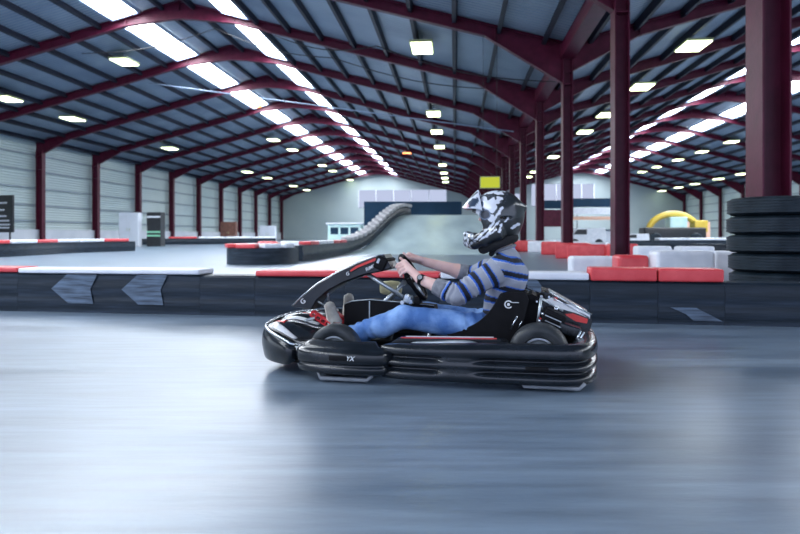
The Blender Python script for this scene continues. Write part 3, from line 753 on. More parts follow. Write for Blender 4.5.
xr = K(539,356,-.42).x; xf = K(336,356,-.44).x
for s in (-1,1):
    kwheel(xr, s*.505, s*.32, .168, 'rear_wheel'); kwheel(xf, s*.50, s*.38, .152, 'front_wheel')
# silver skid plates under the near bumpers
for (p0,p1,ly) in ((318,372,-.63),(521,585,-.60)):
    a = K(p0,384,ly); c = K(p1,384,ly); mb = MB(); mb.tube([(a.x,ly,.06),(a.x+.015,ly,.022),(c.x-.03,ly,.02),(c.x,ly,.05)],.012,8); mb.build('skid_bar','skid',kart,smooth=True)

# steering fairing rising from the nose to the wheel
up = [(292,306),(302,296),(318,283),(336,272.5),(358,262),(378,255.5),(384,254.5)]
lo = [(311,310),(316,301),(328,291),(343,283),(363,275.5),(384,271),(391,268.5)]
rings = []
for (a,c) in zip(up,lo):
    A_ = K(a[0],a[1],-.11); B_ = K(c[0],c[1],-.11); hw_ = .11
    rings.append([(A_.x,-hw_*.9,A_.z-.006),(A_.x-.002,-hw_*.75,A_.z),(A_.x-.002,hw_*.75,A_.z),(A_.x,hw_*.9,A_.z-.006),(B_.x,hw_,B_.z+.01),(B_.x,hw_*.85,B_.z),(B_.x,-hw_*.85,B_.z),(B_.x,-hw_,B_.z+.01)])
mb = MB(); mb.loft(rings); sf = mb.build('steering_fairing','fairing',kart,smooth=True,auto=50)
sf['label'] = 'curved black steering fairing with red stripe and white print'
mb = MB(); mb.tube([(r[1][0]-.001,-.095,r[1][2]+.001) for r in rings],.004,6); mb.build('edge_highlight','chrome',sf,smooth=True)  # bright tube standing in for the highlight along the fairing's top edge
def side_quad(pts, ly, name, mat, parent, th=.006):
    P = [K(a,c,ly) for a,c in pts]; mb = MB(); mb.prism([(p.x,p.z) for p in P],ly-th/2,ly+th/2); return mb.build(name,mat,parent)
side_quad([(350,270.5),(356,266),(375,258),(377,260),(358,267.6),(351,271.8)],-.112,'red_stripe','kred',sf)
p = K(370.5,267.6,-.1175); text_mesh('RiMO',.030,'printed_letters','kwhite',sf,p,PI/2,0,-.46,.2)
p = K(347.5,274,-.115); text_mesh('G',.030,'printed_letter','kwhite',sf,p,PI/2,0,-.5,.2)
p = K(303,301.5,-.112); text_mesh('G',.045,'printed_letter','kwhite',sf,p,PI/2,0,-.75,0)
A_ = K(384.5,262.5,0); mb = MB(); mb.box((A_.x,0,A_.z),(.075,.25,.085),ry=.42,bev=.012); eb = mb.build('fairing_head','matt',sf,smooth=True)
mb = MB(); mb.box((A_.x-.01,-.128,A_.z+.015),(.014,.006,.03),ry=.42); mb.build('pale_badge','steel',sf)
# struts and steering column
def strut(a, c, r, mat='steel', name='strut'): 
    mb = MB(); mb.tube([a,c],r,10); return mb.build(name,mat,kart,smooth=True)
strut(K(366,273,-.06),K(403,297,-.04),.013); strut(K(404,281,.03),K(386,305,.05),.011)
strut(K(326,284,-.02),K(329,303,.0),.007); strut(K(312,298,-.06),K(325,306,-.03),.006); strut(K(326,284,.1),K(329,303,.12),.007)
sw_c = K(413,277,0); sw_u = Vector((-.5,0,.866)); sw_n = Vector((.866,0,.5)); SR = .155
swr = empty('steering_wheel',(0,0,0)); swr.parent = kart
mb = MB(); ring = [sw_c + Vector((0,-1,0))*SR*math.cos(t)+sw_u*SR*math.sin(t)*(1 if math.sin(t) < .0 else 1.0) for t in [2*PI*k/48 for k in range(49)]]
mb.tube(ring,.0145,12,cap=False); mb.build('wheel_rim','matt',swr,smooth=True)
for t in (math.radians(0),math.radians(180),math.radians(270)):
    q = sw_c + Vector((0,-1,0))*SR*math.cos(t)+sw_u*SR*math.sin(t); mb = MB(); mb.tube([sw_c-sw_n*.02,q],[.016,.011],8); mb.build('spoke','steel',swr,smooth=True)
mb = MB(); mb.tube([sw_c-sw_n*.045,sw_c+sw_n*.0],[.04,.036],16); mb.build('hub','matt',swr,smooth=True)
strut(sw_c-sw_n*.03,K(352,330,0),.012,'steel','steering_column')
# clamp cluster under the wheel
e = empty('column_clamp',(0,0,0)); e.parent = kart
a = K(408,299,-.03); mb = MB(); mb.box(a,(.05,.06,.055),bev=.01,ry=.3); mb.build('clamp_block','steel',e,smooth=True)
for d_ in ((.0,-.04,.02),(.025,-.035,-.015),(-.03,-.03,-.02)):
    mb = MB(); mb.lathe([(0,-.01),(.014,-.01),(.014,.01),(0,.01)],c=a+Vector(d_),axis='Y',n=6); mb.build('bolt','chrome',e)
mb = MB(); b_ = K(418,300,-.02); mb.box(b_,(.04,.08,.05),bev=.008); mb.build('switch_box','matt',e,smooth=True)
# console between the legs, cream tank, small knob
cs = [(344,333),(344,304.5),(352,301.5),(370,300),(400,302.5),(434,306),(440,333)]
P = [K(a,c,-.03) for a,c in cs]; mb = MB(); mb.prism([(p.x,p.z) for p in P],-.03,.10); con = mb.build('centre_console','matt',kart)
con['label'] = 'upright dark console panel between the legs'
mb = MB(); mb.tube([K(a,c,-.03)+Vector((0,0,.003)) for a,c in cs[1:6]],.0035,6); mb.build('edge_highlight','steel',con,smooth=True)  # pale tube imitating the lit top edge of the console
a = K(369.5,301,-.033); mb = MB(); mb.box((a.x,-.033,a.z-.07),(.006,.006,.14)); mb.build('panel_seam','steel',con)
mb = MB(); q = K(391,288,.15); mb.lathe([(0,-.07),(.035,-.07),(.045,-.05),(.05,0),(.045,.05),(.035,.07),(0,.07)],c=q,axis='X',n=20); ct = mb.build('oil_tank','cream',kart,smooth=True); ct['label'] = 'cream coloured tank below the steering wheel'
rail([K(391,293,.15),K(391,312,.15)],.01,'steel','tank_bracket')
# pedals
pe = empty('brake_pedal',(0,0,0)); pe.parent = kart; pe['label'] = 'red drilled pedal in front of the near shoe'
A_ = K(312.5,313,-.19); B_ = K(331,325.5,-.19); dv = (B_-A_).normalized(); nv = Vector((-dv.z,0,dv.x))
mb = MB()
W_ = .017; N_ = 4; L_ = (B_-A_).length
outer = [A_+nv*W_, B_+nv*W_, B_-nv*W_, A_-nv*W_]
for q in (-1,1): mb.box(((A_+B_)/2+nv*q*W_*.85),(L_,.05,.007),ry=-math.atan2(dv.z,dv.x))
for k in range(N_+1): mb.box((A_+(B_-A_)*(k/N_)),(.009,.05,W_*1.9),ry=-math.atan2(dv.z,dv.x))
mb.build('pedal_plate','pedal',pe)
mb = MB(); mb.tube([B_,K(333,333,-.19),Vector((K(334,340,-.19).x,-.19,.08))],.008,8); mb.build('pedal_arm','pedal',pe,smooth=True)
pe = empty('throttle_pedal',(0,0,0)); pe.parent = kart; pe['label'] = 'red pedal by the far shoe'
A_ = K(334,311,.1); B_ = K(343,318,.1); mb = MB(); mb.box((A_+B_)/2,((B_-A_).length,.06,.016),ry=.6); mb.build('pedal_plate','pedal',pe)
mb = MB(); mb.tube([B_,Vector((B_.x,.1,.08))],.008,8); mb.build('pedal_arm','pedal',pe,smooth=True)

# seat: bucket shell with high side wings
prof = [K(455,336,0),K(470,340,0),K(490,342,0),K(508,336,0),K(518,322,0),K(524,306,0),K(528,291,0)]
PP = smooth_path(prof,5); n = len(PP)
wing_top = [(447,334.5),(462,329),(477,322),(489,311),(497,299),(503,292),(527,290)]
WT = smooth_path([K(a,c,-.2) for a,c in wing_top],5)
vs = []; NV = 16
for i,p in enumerate(PP):
    t = (PP[min(i+1,n-1)]-PP[max(i-1,0)]).normalized(); up_ = Vector((-abs(t.z),0,abs(t.x)))
    wt = WT[i]; row = []
    for j in range(NV+1):
        v = -1+2*j/NV; s = abs(v); sg = 1 if v > 0 else -1
        fl = clamp(s/.55)
        if s <= .55: q = Vector((p.x,sg*.165*fl,p.z+.0)) + up_*(.03*fl*fl)
        else:
            w_ = (s-.55)/.45; base = Vector((p.x,sg*.165,p.z))+up_*.03
            q = base.lerp(Vector((wt.x,sg*.215,wt.z)),w_); q.y = sg*(.165+.05*math.sin(w_*PI/2))
        row.append(q)
    vs.append(row)
flat = [q for r in vs for q in r]; fs = [(i*(NV+1)+j,(i+1)*(NV+1)+j,(i+1)*(NV+1)+j+1,i*(NV+1)+j+1) for i in range(n-1) for j in range(NV)]
mb = MB(); mb.add(flat,fs); seat = mb.build('seat','matt',kart,smooth=True,solid=.012,sub=1); seat['label'] = 'black bucket seat with white ring emblem'
# near wing skirt closing the side of the seat down to the frame
sk = [(449,335),(463,329.5),(478,322.5),(490,311.5),(498,299.5),(504,293),(526,291.5),(529,300),(524,320),(516,338),(505,343),(470,342)]
P = [K(a,c,-.205) for a,c in sk]; mb = MB(); mb.prism([(p.x,p.z) for p in P],-.222,-.208); mb.build('seat_wing','matt',seat)
q = K(508.5,304.5,-.226)
mb = MB(); mb.tube([q+Vector((.021*math.cos(a),0,.021*math.sin(a))) for a in [math.radians(35+290*k/20) for k in range(21)]],.0042,6); mb.build('emblem_ring','kwhite',seat,smooth=True)
mb = MB(); mb.lathe([(0,-.003),(.009,-.003),(.009,.003),(0,.003)],c=q,axis='Y',n=14); mb.build('emblem_dot','kwhite',seat)
mb = MB(); a = K(515.5,302.6,-.226); mb.box(a,(.040,.004,.004)); mb.build('emblem_line','kwhite',seat)

P = [K(a,c,-.12) for a,c in [(523,296),(532,294),(541,299),(541,328),(520,340),(510,340)]]; mb = MB(); mb.prism([(p.x,p.z) for p in P],-.12,.18); mb.build('seat_back_box','matt',kart)
# engine and cover behind the seat
ec = [(541,291.5),(549,293),(570,304.5),(590,316),(592.5,321),(590,330),(583,337),(560,333),(545,316),(541,300)]
P = [K(a,c,-.08) for a,c in ec]; mb = MB(); mb.prism([(p.x,p.z) for p in P],-.08,.30); cov = mb.build('engine_cover','gloss',kart)
cov['label'] = 'sloping black engine cover with white and red decals'
def deck(pts_px, ly0, ly1, name, mat, dz=.003, th=.004):
    """strip lying on the near face of the cover"""
    return side_quad(pts_px,-.084,name,mat,cov,.006)
deck([(546,299.5),(552,297.5),(562,303),(572,305),(590,314.5),(590,318.5),(576,313),(560,308.5)],0,0,'white_decal','kwhite')
deck([(563.5,314),(573,313.5),(588,319),(587,323.5),(576,321.5)],0,0,'red_decal','kred')
deck([(553,297),(557,297.5),(558.5,301.5),(554,301)],0,0,'red_decal','kred')
for (a,c,ly,r) in (((549,291.5),(591,314.5),-.088,.0055),((552,297),(589,317.5),-.09,.004),((549,291.5),(591,314.5),.28,.0055)):
    p,q = K(*a,ly),K(*c,ly); mb = MB(); mb.tube([p,q],r,8); mb.build('cover_rail','chrome',cov,smooth=True)
e = empty('engine',(0,0,0)); e.parent = kart
a = K(553,319,-.17); mb = MB(); mb.box(a,(.13,.14,.10),ry=.4,bev=.012); mb.build('engine_block','matt',e,smooth=True)
for k in range(5):
    q = a+Vector((.0,-.074,-.036+.016*k)); mb = MB(); mb.box(q,(.10,.012,.005),ry=.4); mb.build('cooling_fin','steel' if k%2 else 'matt',e)
for (px,py) in ((543,314),(552,315),(556,309),(540,321),(549,321)):
    q = K(px,py,-.225); mb = MB(); mb.lathe([(0,-.008),(.010,-.008),(.012,0),(.010,.008),(0,.008)],c=q,axis='Y',n=10); mb.build('bolt','chrome',e,smooth=True)
mb = MB(); mb.tube([K(539,318,-.226),K(567,326,-.226)],.004,6); mb.build('red_hose','kred',e,smooth=True)
mb = MB(); mb.box(K(569,329,-.18),(.13,.14,.06),ry=.3,bev=.012); mb.build('chain_guard','gloss',e,smooth=True)
rail([K(541,298,-.22),K(537,328,-.22)],.009,'steel','engine_stay'); rail([K(541,298,-.22),K(563,311,-.22)],.007,'steel','engine_stay')
rail([K(581,331,-.30),K(574,344,-.30)],.006,'chrome','rear_stay'); rail([K(584,332,-.30),K(577,345,-.30)],.006,'chrome','rear_stay')
rail([K(517,316,-.26),K(510,331,-.26)],.004,'chrome','seat_stay'); rail([K(522,321,-.26),K(518,328,-.26)],.004,'chrome','seat_stay')
rail([K(524,287,.22),K(541,293,.15),K(549,292,.05)],.007,'chrome','seat_stay')
for (px,py,ly,r_) in ((541.5,296,-.06,.022),(549,296.5,-.05,.018),(537,301,-.12,.014),(545,293,-.02,.014)):
    q = K(px,py,ly); mb = MB(); mb.lathe([(0,-.03),(r_*.8,-.03),(r_,-.02),(r_,.02),(r_*.8,.03),(0,.03)],c=q,axis='Y',n=16); mb.build('mount_bush','matt',kart,smooth=True)
    mb = MB(); mb.lathe([(0,-.038),(r_*.45,-.038),(r_*.45,-.029),(0,-.029)],c=q,axis='Y',n=6); mb.build('bolt','chrome',kart)
# ---------------------------------------------------------------- driver (signed-distance modelling -> one continuous surface)
class Field:
    def __init__(s, lo, hi, h):
        s.h = h; s.lo = np.array(lo,dtype=np.float32); s.n = np.ceil((np.array(hi)-np.array(lo))/h).astype(int)+1
        s.F = np.full(s.n, 0.2, dtype=np.float32)
    def _blk(s, lo, hi):
        a = np.clip(np.floor((np.array(lo)-s.lo)/s.h).astype(int),0,s.n-1); b = np.clip(np.ceil((np.array(hi)-s.lo)/s.h).astype(int)+1,1,s.n)
        sl = tuple(slice(a[i],b[i]) for i in range(3))
        ax = [s.lo[i]+s.h*np.arange(a[i],b[i],dtype=np.float32) for i in range(3)]
        return sl, ax[0][:,None,None], ax[1][None,:,None], ax[2][None,None,:]
    def _put(s, sl, d, k, op):
        A = s.F[sl]
        if op == 'add':
            if k > 0: hh = np.clip(.5+.5*(A-d)/k,0,1); s.F[sl] = A*(1-hh)+d*hh-k*hh*(1-hh)
            else: s.F[sl] = np.minimum(A,d)
        else:
            if k > 0: hh = np.clip(.5-.5*(A+d)/k,0,1); s.F[sl] = A*(1-hh)-d*hh+k*hh*(1-hh)
            else: s.F[sl] = np.maximum(A,-d)
    def cap(s, a, b, ra, rb, k=.01, op='add', sc=(1,1,1)):
        a = np.array(a,dtype=np.float32); b = np.array(b,dtype=np.float32); m = max(ra,rb)*max(1,1/min(sc))+k+.02
        sl,X,Y,Z = s._blk(np.minimum(a,b)-m, np.maximum(a,b)+m)
        if min(s.F[sl].shape) == 0: return
        ab = b-a; L = float(ab@ab)+1e-9
        t = np.clip(((X-a[0])*ab[0]+(Y-a[1])*ab[1]+(Z-a[2])*ab[2])/L,0,1)
        d = np.sqrt(((X-a[0]-ab[0]*t)*sc[0])**2+((Y-a[1]-ab[1]*t)*sc[1])**2+((Z-a[2]-ab[2]*t)*sc[2])**2)-(ra+(rb-ra)*t)
        s._put(sl,d,k,op)
    def ell(s, c, r, k=.01, op='add', R=None):
        c = np.array(c,dtype=np.float32); m = max(r)+k+.02
        sl,X,Y,Z = s._blk(c-m,c+m)
        if min(s.F[sl].shape) == 0: return
        x,y,z = X-c[0],Y-c[1],Z-c[2]
        if R is not None:
            Ri = np.array(R.transposed()); x,y,z = (Ri[0][0]*x+Ri[0][1]*y+Ri[0][2]*z, Ri[1][0]*x+Ri[1][1]*y+Ri[1][2]*z, Ri[2][0]*x+Ri[2][1]*y+Ri[2][2]*z)
        k0 = np.sqrt((x/r[0])**2+(y/r[1])**2+(z/r[2])**2); k1 = np.sqrt((x/r[0]**2)**2+(y/r[1]**2)**2+(z/r[2]**2)**2)+1e-6
        s._put(sl,(k0*(k0-1)/k1).astype(np.float32),k,op)
    def plane(s, p, n, op='cut', lo=None, hi=None, k=0):
        """remove what lies on the +n side of the plane, inside a block"""
        p = Vector(p); n = Vector(n).normalized()
        sl,X,Y,Z = s._blk(lo if lo is not None else s.lo, hi if hi is not None else s.lo+s.h*s.n)
        d = (X-p.x)*n.x+(Y-p.y)*n.y+(Z-p.z)*n.z
        s.F[sl] = np.maximum(s.F[sl], d)
    def mesh(s):
        F = s.F; B = F < 0
        c = [B[i:F.shape[0]-1+i, j:F.shape[1]-1+j, k:F.shape[2]-1+k] for i in (0,1) for j in (0,1) for k in (0,1)]
        al = c[0].copy(); an = c[0].copy()
        for q in c[1:]: al &= q; an |= q
        mk = an & ~al; I,J,Kk = np.nonzero(mk)
        idx = np.full(mk.shape,-1,dtype=np.int32); idx[I,J,Kk] = np.arange(len(I))
        P = np.zeros((len(I),3)); N = np.zeros(len(I))
        corners = [(i,j,k) for i in (0,1) for j in (0,1) for k in (0,1)]
        for a in range(8):
            for b in range(a+1,8):
                ca,cb = corners[a],corners[b]
                if sum(abs(ca[t]-cb[t]) for t in range(3)) != 1: continue
                fa = F[I+ca[0],J+ca[1],Kk+ca[2]]; fb = F[I+cb[0],J+cb[1],Kk+cb[2]]; m = (fa < 0) != (fb < 0)
                t = np.where(m, fa/np.where(m,(fa-fb),1), 0)
                for q in range(3): P[:,q] += np.where(m, ca[q]+(cb[q]-ca[q])*t, 0)
                N += m
        P = P/N[:,None]; V = s.lo+s.h*(P+np.stack([I,J,Kk],1))
        quads = []
        for ax in range(3):
            sl0 = [slice(1,-1)]*3; sl1 = [slice(1,-1)]*3; sl0[ax] = slice(0,-1); sl1[ax] = slice(1,None)
            A = B[tuple(sl0)]; D = B[tuple(sl1)]; E = A != D
            e = np.array(np.nonzero(E)); off = np.ones(3,dtype=int); off[ax] = 0
            e = e+off[:,None]; u,v = [(1,2),(2,0),(0,1)][ax]
            def cell(du,dv):
                q = e.copy(); q[u] -= du; q[v] -= dv; return idx[q[0],q[1],q[2]]
            Q = np.stack([cell(1,1),cell(0,1),cell(0,0),cell(1,0)],1)
            ins = A[E] if False else B[tuple(e)]
            Q[~ins] = Q[~ins][:,::-1]; quads.append(Q)
        Q = np.concatenate(quads); Q = Q[(Q >= 0).all(1)]
        return V, Q
def sdf_obj(fld, name, mat, parent, colfn=None, disp=None, relax=1):
    V,Q = fld.mesh()
    me = bpy.data.meshes.new(name); me.vertices.add(len(V)); me.vertices.foreach_set('co',V.astype(np.float32).ravel())
    me.loops.add(len(Q)*4); me.loops.foreach_set('vertex_index',Q.astype(np.int32).ravel())
    me.polygons.add(len(Q)); me.polygons.foreach_set('loop_start',np.arange(0,len(Q)*4,4,dtype=np.int32))
    me.update(calc_edges=True); me.validate()
    bm = bmesh.new(); bm.from_mesh(me)
    for _ in range(relax): bmesh.ops.smooth_vert(bm,verts=bm.verts,factor=.5,use_axis_x=True,use_axis_y=True,use_axis_z=True)
    bm.normal_update()
    if disp:
        for v in bm.verts: v.co += v.normal*disp(v.co)
    bm.to_mesh(me); bm.free()
    for p in me.polygons: p.use_smooth = True
    me.materials.append(M[mat])
    if colfn:
        ca = me.color_attributes.new('pattern','FLOAT_COLOR','POINT')
        co_ = np.zeros((len(me.vertices),4),dtype=np.float32)
        for i,v in enumerate(me.vertices): co_[i,:3] = colfn(v.co); co_[i,3] = 1
        ca.data.foreach_set('color',co_.ravel())
    o = bpy.data.objects.new(name,me); C.objects.link(o); o.parent = parent; return o

M['skin'] = node_mat('skin', (0.72,0.46,0.41), 0.45, col2=(0.80,0.54,0.49), nscale=14, sub=0.15, bump=.1, bscale=90)
M['shirt'] = node_mat('striped_knit', (0.3,0.3,0.36), 0.85, attr='pattern', bump=.35, bscale=160)
M['cuff'] = node_mat('grey_rib', (0.17,0.18,0.21), 0.85, col2=(0.24,0.25,0.28), nscale=40, bump=.3, bscale=200)
M['denim'] = node_mat('blue_denim', (0.07,0.18,0.46), 0.75, col2=(0.26,0.44,0.78), nscale=7, bump=.35, bscale=120, contrast=(.38,.66))
M['shoe'] = node_mat('grey_suede', (0.22,0.21,0.19), 0.8, col2=(0.34,0.33,0.30), nscale=18, bump=.3, bscale=90)
M['sole'] = node_mat('pale_sole', (0.55,0.53,0.47), 0.6, col2=(0.65,0.62,0.55), nscale=10)
M['lace'] = node_mat('pale_lace', (0.7,0.7,0.68), 0.7)
M['helmet'] = node_mat('printed_helmet', (0.05,0.05,0.06), 0.28, attr='pattern', coat=.5)
M['peak'] = node_mat('printed_peak', (0.5,0.5,0.55), 0.3, attr='pattern', coat=.4)
M['lining'] = node_mat('helmet_lining', (0.01,0.01,0.012), 0.9)
M['watchface'] = node_mat('grey_dial', (0.35,0.38,0.40), 0.25, metal=.3)
M['eye'] = node_mat('eye', (0.7,0.7,0.7), 0.2)

drv = empty('person',(KX,KY,0),KR)
tag(drv,'person driving the kart in a black and white helmet, blue striped jumper and jeans','person')

def V3(px,py,ly): return K(px,py,ly)
pel = V3(499,322,0); wai = V3(502,303,0); che = V3(508,276,0); nkb = V3(508,256,0); hed = V3(496,215,0)
Sn,En,Wn = V3(501,268,-.175), V3(457,295,-.26), V3(419.5,279,-.20)
Sf,Ef,Wf = V3(509,263,.175), V3(472,275,.26), V3(426,262,.16)
Hn,Kn,An = V3(495,329,-.095), V3(404,317,-.23), V3(343,337,-.17)
Hf,Kf,Af = V3(505,325,.095), V3(427,313.5,.20), V3(360,322,.18)
def torso(f, g, k=.03):
    for s in (-1,1):
        f.cap(pel+Vector((0,s*.07,-.0)), wai+Vector((0,s*.055,0)), .098+g,.092+g,k)
        f.cap(wai+Vector((0,s*.055,0)), che+Vector((0,s*.065,.0)), .092+g,.108+g,k)
        f.cap(che+Vector((0,s*.065,0)), che+Vector((-.005,s*.09,.07)), .108+g,.075+g,k)
def arm(f, S_, E_, W_, g, k=.02, wrist=True):
    f.cap(S_,E_,.060+g,.046+g,k)
    if wrist:
        m = E_.lerp(W_,.3)
        f.cap(E_,m,.046+g,.046+g,k); f.cap(m,W_,.046+g,.029+g,k)
def leg(f, H_, K_, A_, g, k=.02):
    f.cap(H_,K_,.088+g,.060+g,k); m = K_.lerp(A_,.3)+Vector((0,0,-.008))
    f.cap(K_,m,.058+g,.058+g,k); f.cap(m,A_,.058+g,.038+g,k)

# hands: a grip around the wheel rim
def hand(f, W_, th, side):
    u_ = Vector((0,-1,0))
    rad = (u_*math.cos(th)+sw_u*math.sin(th)).normalized(); P_ = sw_c+rad*SR
    tan = (-u_*math.sin(th)+sw_u*math.cos(th)).normalized()
    if tan.z < 0: tan = -tan          # towards the top of the wheel: index-finger side
    n_ = sw_n
    base = []
    lens = [1.0,1.06,1.0,.84]; rr = [.0104,.0106,.0100,.0090]
    for i in range(4):
        off = tan*(.034-.0225*i)
        mcp = P_+off+rad*.021+n_*.031
        pip = P_+off+rad*.034-n_*(.008*lens[i])
        dip = P_+off+rad*.014-n_*(.031)
        tip = P_+off-rad*.010-n_*(.029)
        f.cap(mcp,pip,rr[i]+.0012,rr[i],.004); f.cap(pip,dip,rr[i],rr[i]-.0006,.003); f.cap(dip,tip,rr[i]-.0006,rr[i]-.0018,.003)
        base.append(mcp)
    palm = W_.lerp(sum(base,Vector())/4,.25)
    for i in range(4):
        wroot = W_ + tan*(.012-.008*i)
        f.cap(wroot,base[i],.0195,.0135,.012)
    # thenar and thumb on the inner side of the rim
    t0 = W_.lerp(base[0],.32)+tan*.012-rad*.012; t1 = P_+tan*.036-rad*.014+n_*.026; t2 = P_+tan*.062-rad*.010+n_*.017; t3 = P_+tan*.080+rad*.004+n_*.012
    f.cap(W_,t0,.018,.0165,.012); f.cap(t0,t1,.0165,.0115,.008); f.cap(t1,t2,.0112,.0100,.004); f.cap(t2,t3,.0100,.0085,.003)
    return P_

BO = Field((-.74,-.40,.02),(.80,.40,1.12),.0042)
torso(BO,-.014); arm(BO,Sn,En,Wn,0); arm(BO,Sf,Ef,Wf,0)
leg(BO,Hn,Kn,An,-.012); leg(BO,Hf,Kf,Af,-.012)
BO.cap(nkb-Vector((0,0,.03)),nkb+Vector((-.03,0,.08)),.060,.056,.03)
hand(BO,Wn,math.radians(24),-1); hand(BO,Wf,math.radians(180-44),1)
# head inside the helmet: skull, jaw, nose, brow, ears
hc = hed+Vector((.015,0,-.005))
BO.ell(hc+Vector((.01,0,.02)),(.098,.076,.105),.02); BO.ell(hc+Vector((-.035,0,-.065)),(.062,.055,.062),.03)
BO.cap(hc+Vector((-.088,0,.015)),hc+Vector((-.112,0,-.022)),.008,.013,.012)
BO.cap(hc+Vector((-.080,-.03,.025)),hc+Vector((-.080,.03,.025)),.012,.012,.012)
BO.ell(hc+Vector((-.082,0,-.055)),(.018,.024,.009),.006); BO.ell(hc+Vector((-.078,0,-.085)),(.02,.02,.016),.012)
for s in (-1,1):
    BO.ell(hc+Vector((.01,s*.078,-.01)),(.018,.010,.03),.006)
    BO.ell(hc+Vector((-.088,s*.031,.004)),(.014,.016,.010),.008,'sub')
# feet (inside the shoes)
def foot(f, heel, toe, g, k=.02):
    d = (toe-heel)
    f.cap(heel,heel+d*.45,.034+g,.040+g,k); f.cap(heel+d*.45,toe,.040+g,.026+g,k)
hn0,hn1 = V3(341,344,-.17)+Vector((0,0,0)), V3(330,306.5,-.17)
hf0,hf1 = V3(350,332,.20), V3(349,298,.20)
for (h0,h1,A_) in ((hn0,hn1,An),(hf0,hf1,Af)): BO.cap(A_,h0,.034,.034,.02); foot(BO,h0,h1,-.008)
body = sdf_obj(BO,'body','skin',drv,relax=1)
for s in (-1,1):
    mb = MB(); mb.lathe([(0,-.012),(.008,-.009),(.012,0),(.008,.009),(0,.012)],c=hc+Vector((-.084,s*.031,.004)),axis='X',n=14); mb.build('eye','eye',drv,smooth=True)

# jumper
def wr(p, a, sc):  # soft cloth folds
    return a*(mnoise.noise(Vector((p.x*sc,p.y*sc,p.z*sc*1.4)))+.5*mnoise.noise(Vector((p.x*sc*2.3+5,p.y*sc*2.3,p.z*sc*2.3))))
def seg(p, a, b):
    d = b-a; t = clamp((p-a).dot(d)/d.length_squared); return (p-(a+d*t)).length, t*d.length
GREY = (.30,.32,.38); BLK = (.006,.008,.016); BLU = (.03,.13,.55); LG = (.40,.43,.52)
def stripe(s, per=.088):
    t = (s/per) % 1.0
    if t < .07: return BLU
    if t < .36: return BLK
    if t < .48: return BLU
    if t < .54: return LG
    return GREY
def shirtcol(p):
    best = 9; val = 0
    for (S_,E_) in ((Sn,En),(Sf,Ef)):
        d,s = seg(p,S_,E_); d -= .07
        if s > .02 and d < best: best = d; val = s+.03
    for (E_,W_,S_) in ((En,Wn,Sn),(Ef,Wf,Sf)):
        d,s = seg(p,E_,W_); d -= .055
        if s > .0 and d < best: best = d; val = s+.03+(E_-S_).length
    d0,s0 = seg(p,pel,nkb); dd = d0-.15
    if dd < best-.0: val = .52-p.z*1.0-(p.x-che.x)*.25 + .10
    return stripe(val+.008*mnoise.noise(p*11), .092)
SH = Field((-.05,-.42,.10),(.80,.42,.86),.0055)
torso(SH,.008,.035)
cn = En.lerp(Wn,.33); cf = Ef.lerp(Wf,.14)
for (S_,E_,c_) in ((Sn,En,cn),(Sf,Ef,cf)):
    SH.cap(S_,E_,.078,.063,.035); SH.cap(E_,c_,.063,.059,.02)
SH.cap(nkb-Vector((0,0,.02)),nkb+Vector((-.015,0,.035)),.075,.064,.03)
# neck and hem openings
SH.plane(nkb+Vector((-.018,0,.045)),Vector((-.35,0,1)),lo=nkb-Vector((.12,.12,.0)),hi=nkb+Vector((.12,.12,.15)))
for (E_,c_,W_) in ((En,cn,Wn),(Ef,cf,Wf)):
    d = (W_-E_).normalized(); SH.plane(c_,d,lo=c_-Vector((.09,.09,.09)),hi=c_+Vector((.09,.09,.09)))
SH.plane(V3(468,322,0)+Vector((0,0,-.03)),Vector((-.25,0,-1)))
def shd(p):
    a = .0045*mnoise.noise(Vector((p.x*9,p.y*7,p.z*26)))+wr(p,.005,14)
    d,_ = seg(p,En-(En-Sn).normalized()*.05,cn)
    if d < .1: a += .004*math.sin(seg(p,Sn,En)[1]*150+seg(p,En,cn)[1]*170+3*mnoise.noise(p*9))
    return a
sh = sdf_obj(SH,'jumper','shirt',drv,shirtcol,shd,1); sh['label'] = 'grey jumper with black and blue stripes'
for (E_,c_,W_) in ((En,cn,Wn),(Ef,cf,Wf)):
    d = (W_-E_).normalized(); mb = MB()
    pts = [c_-d*.015,c_+d*.008,c_+d*.05,c_+d*.062,c_+d*.058]; mb.tube(pts,[.056,.0585,.0515,.050,.042],24); mb.build('cuff','cuff',sh,smooth=True)
rings = []
cc = nkb+Vector((-.020,0,.046)); ax = Vector((-.35,0,1)).normalized(); ux = Vector((1,0,.35)).normalized()
mb = MB(); mb.tube([cc+ux*.064*math.cos(t)+Vector((0,1,0))*.064*math.sin(t) for t in [2*PI*k/32 for k in range(33)]],.011,10,cap=False); mb.build('collar','cuff',sh,smooth=True)

# jeans
JE = Field((-.70,-.36,.03),(.80,.36,.50),.0055)
for s in (-1,1): JE.cap(pel+Vector((0,s*.07,-.01)), wai+Vector((0,s*.05,-.06)), .104,.10,.03)
for (H_,K_,A_) in ((Hn,Kn,An),(Hf,Kf,Af)):
    JE.cap(H_,K_,.088,.070,.03); m = K_.lerp(A_,.35)+Vector((0,0,-.01)); JE.cap(K_,m,.068,.068,.03); JE.cap(m,A_,.068,.056,.02)
for (K_,A_) in ((Kn,An),(Kf,Af)):
    d = (A_-K_).normalized(); JE.plane(A_,d,lo=A_-Vector((.1,.08,.1)),hi=A_+Vector((.1,.08,.1)))
def jd(p):
    a = wr(p,.006,9)
    for (H_,K_,A_) in ((Hn,Kn,An),(Hf,Kf,Af)):
        dk = (p-K_).length
        if dk < .14: a += .005*(1-dk/.14)*math.sin(dk*120+p.y*20)
        da,s = seg(p,K_,A_)
        if s > .2 and da < .1: a += .0035*math.sin(s*110+mnoise.noise(p*8)*4)
        dh = (p-H_).length
        if dh < .22: a += .0045*math.sin((p.x+p.z*.6)*95+mnoise.noise(p*7)*3)
    return a
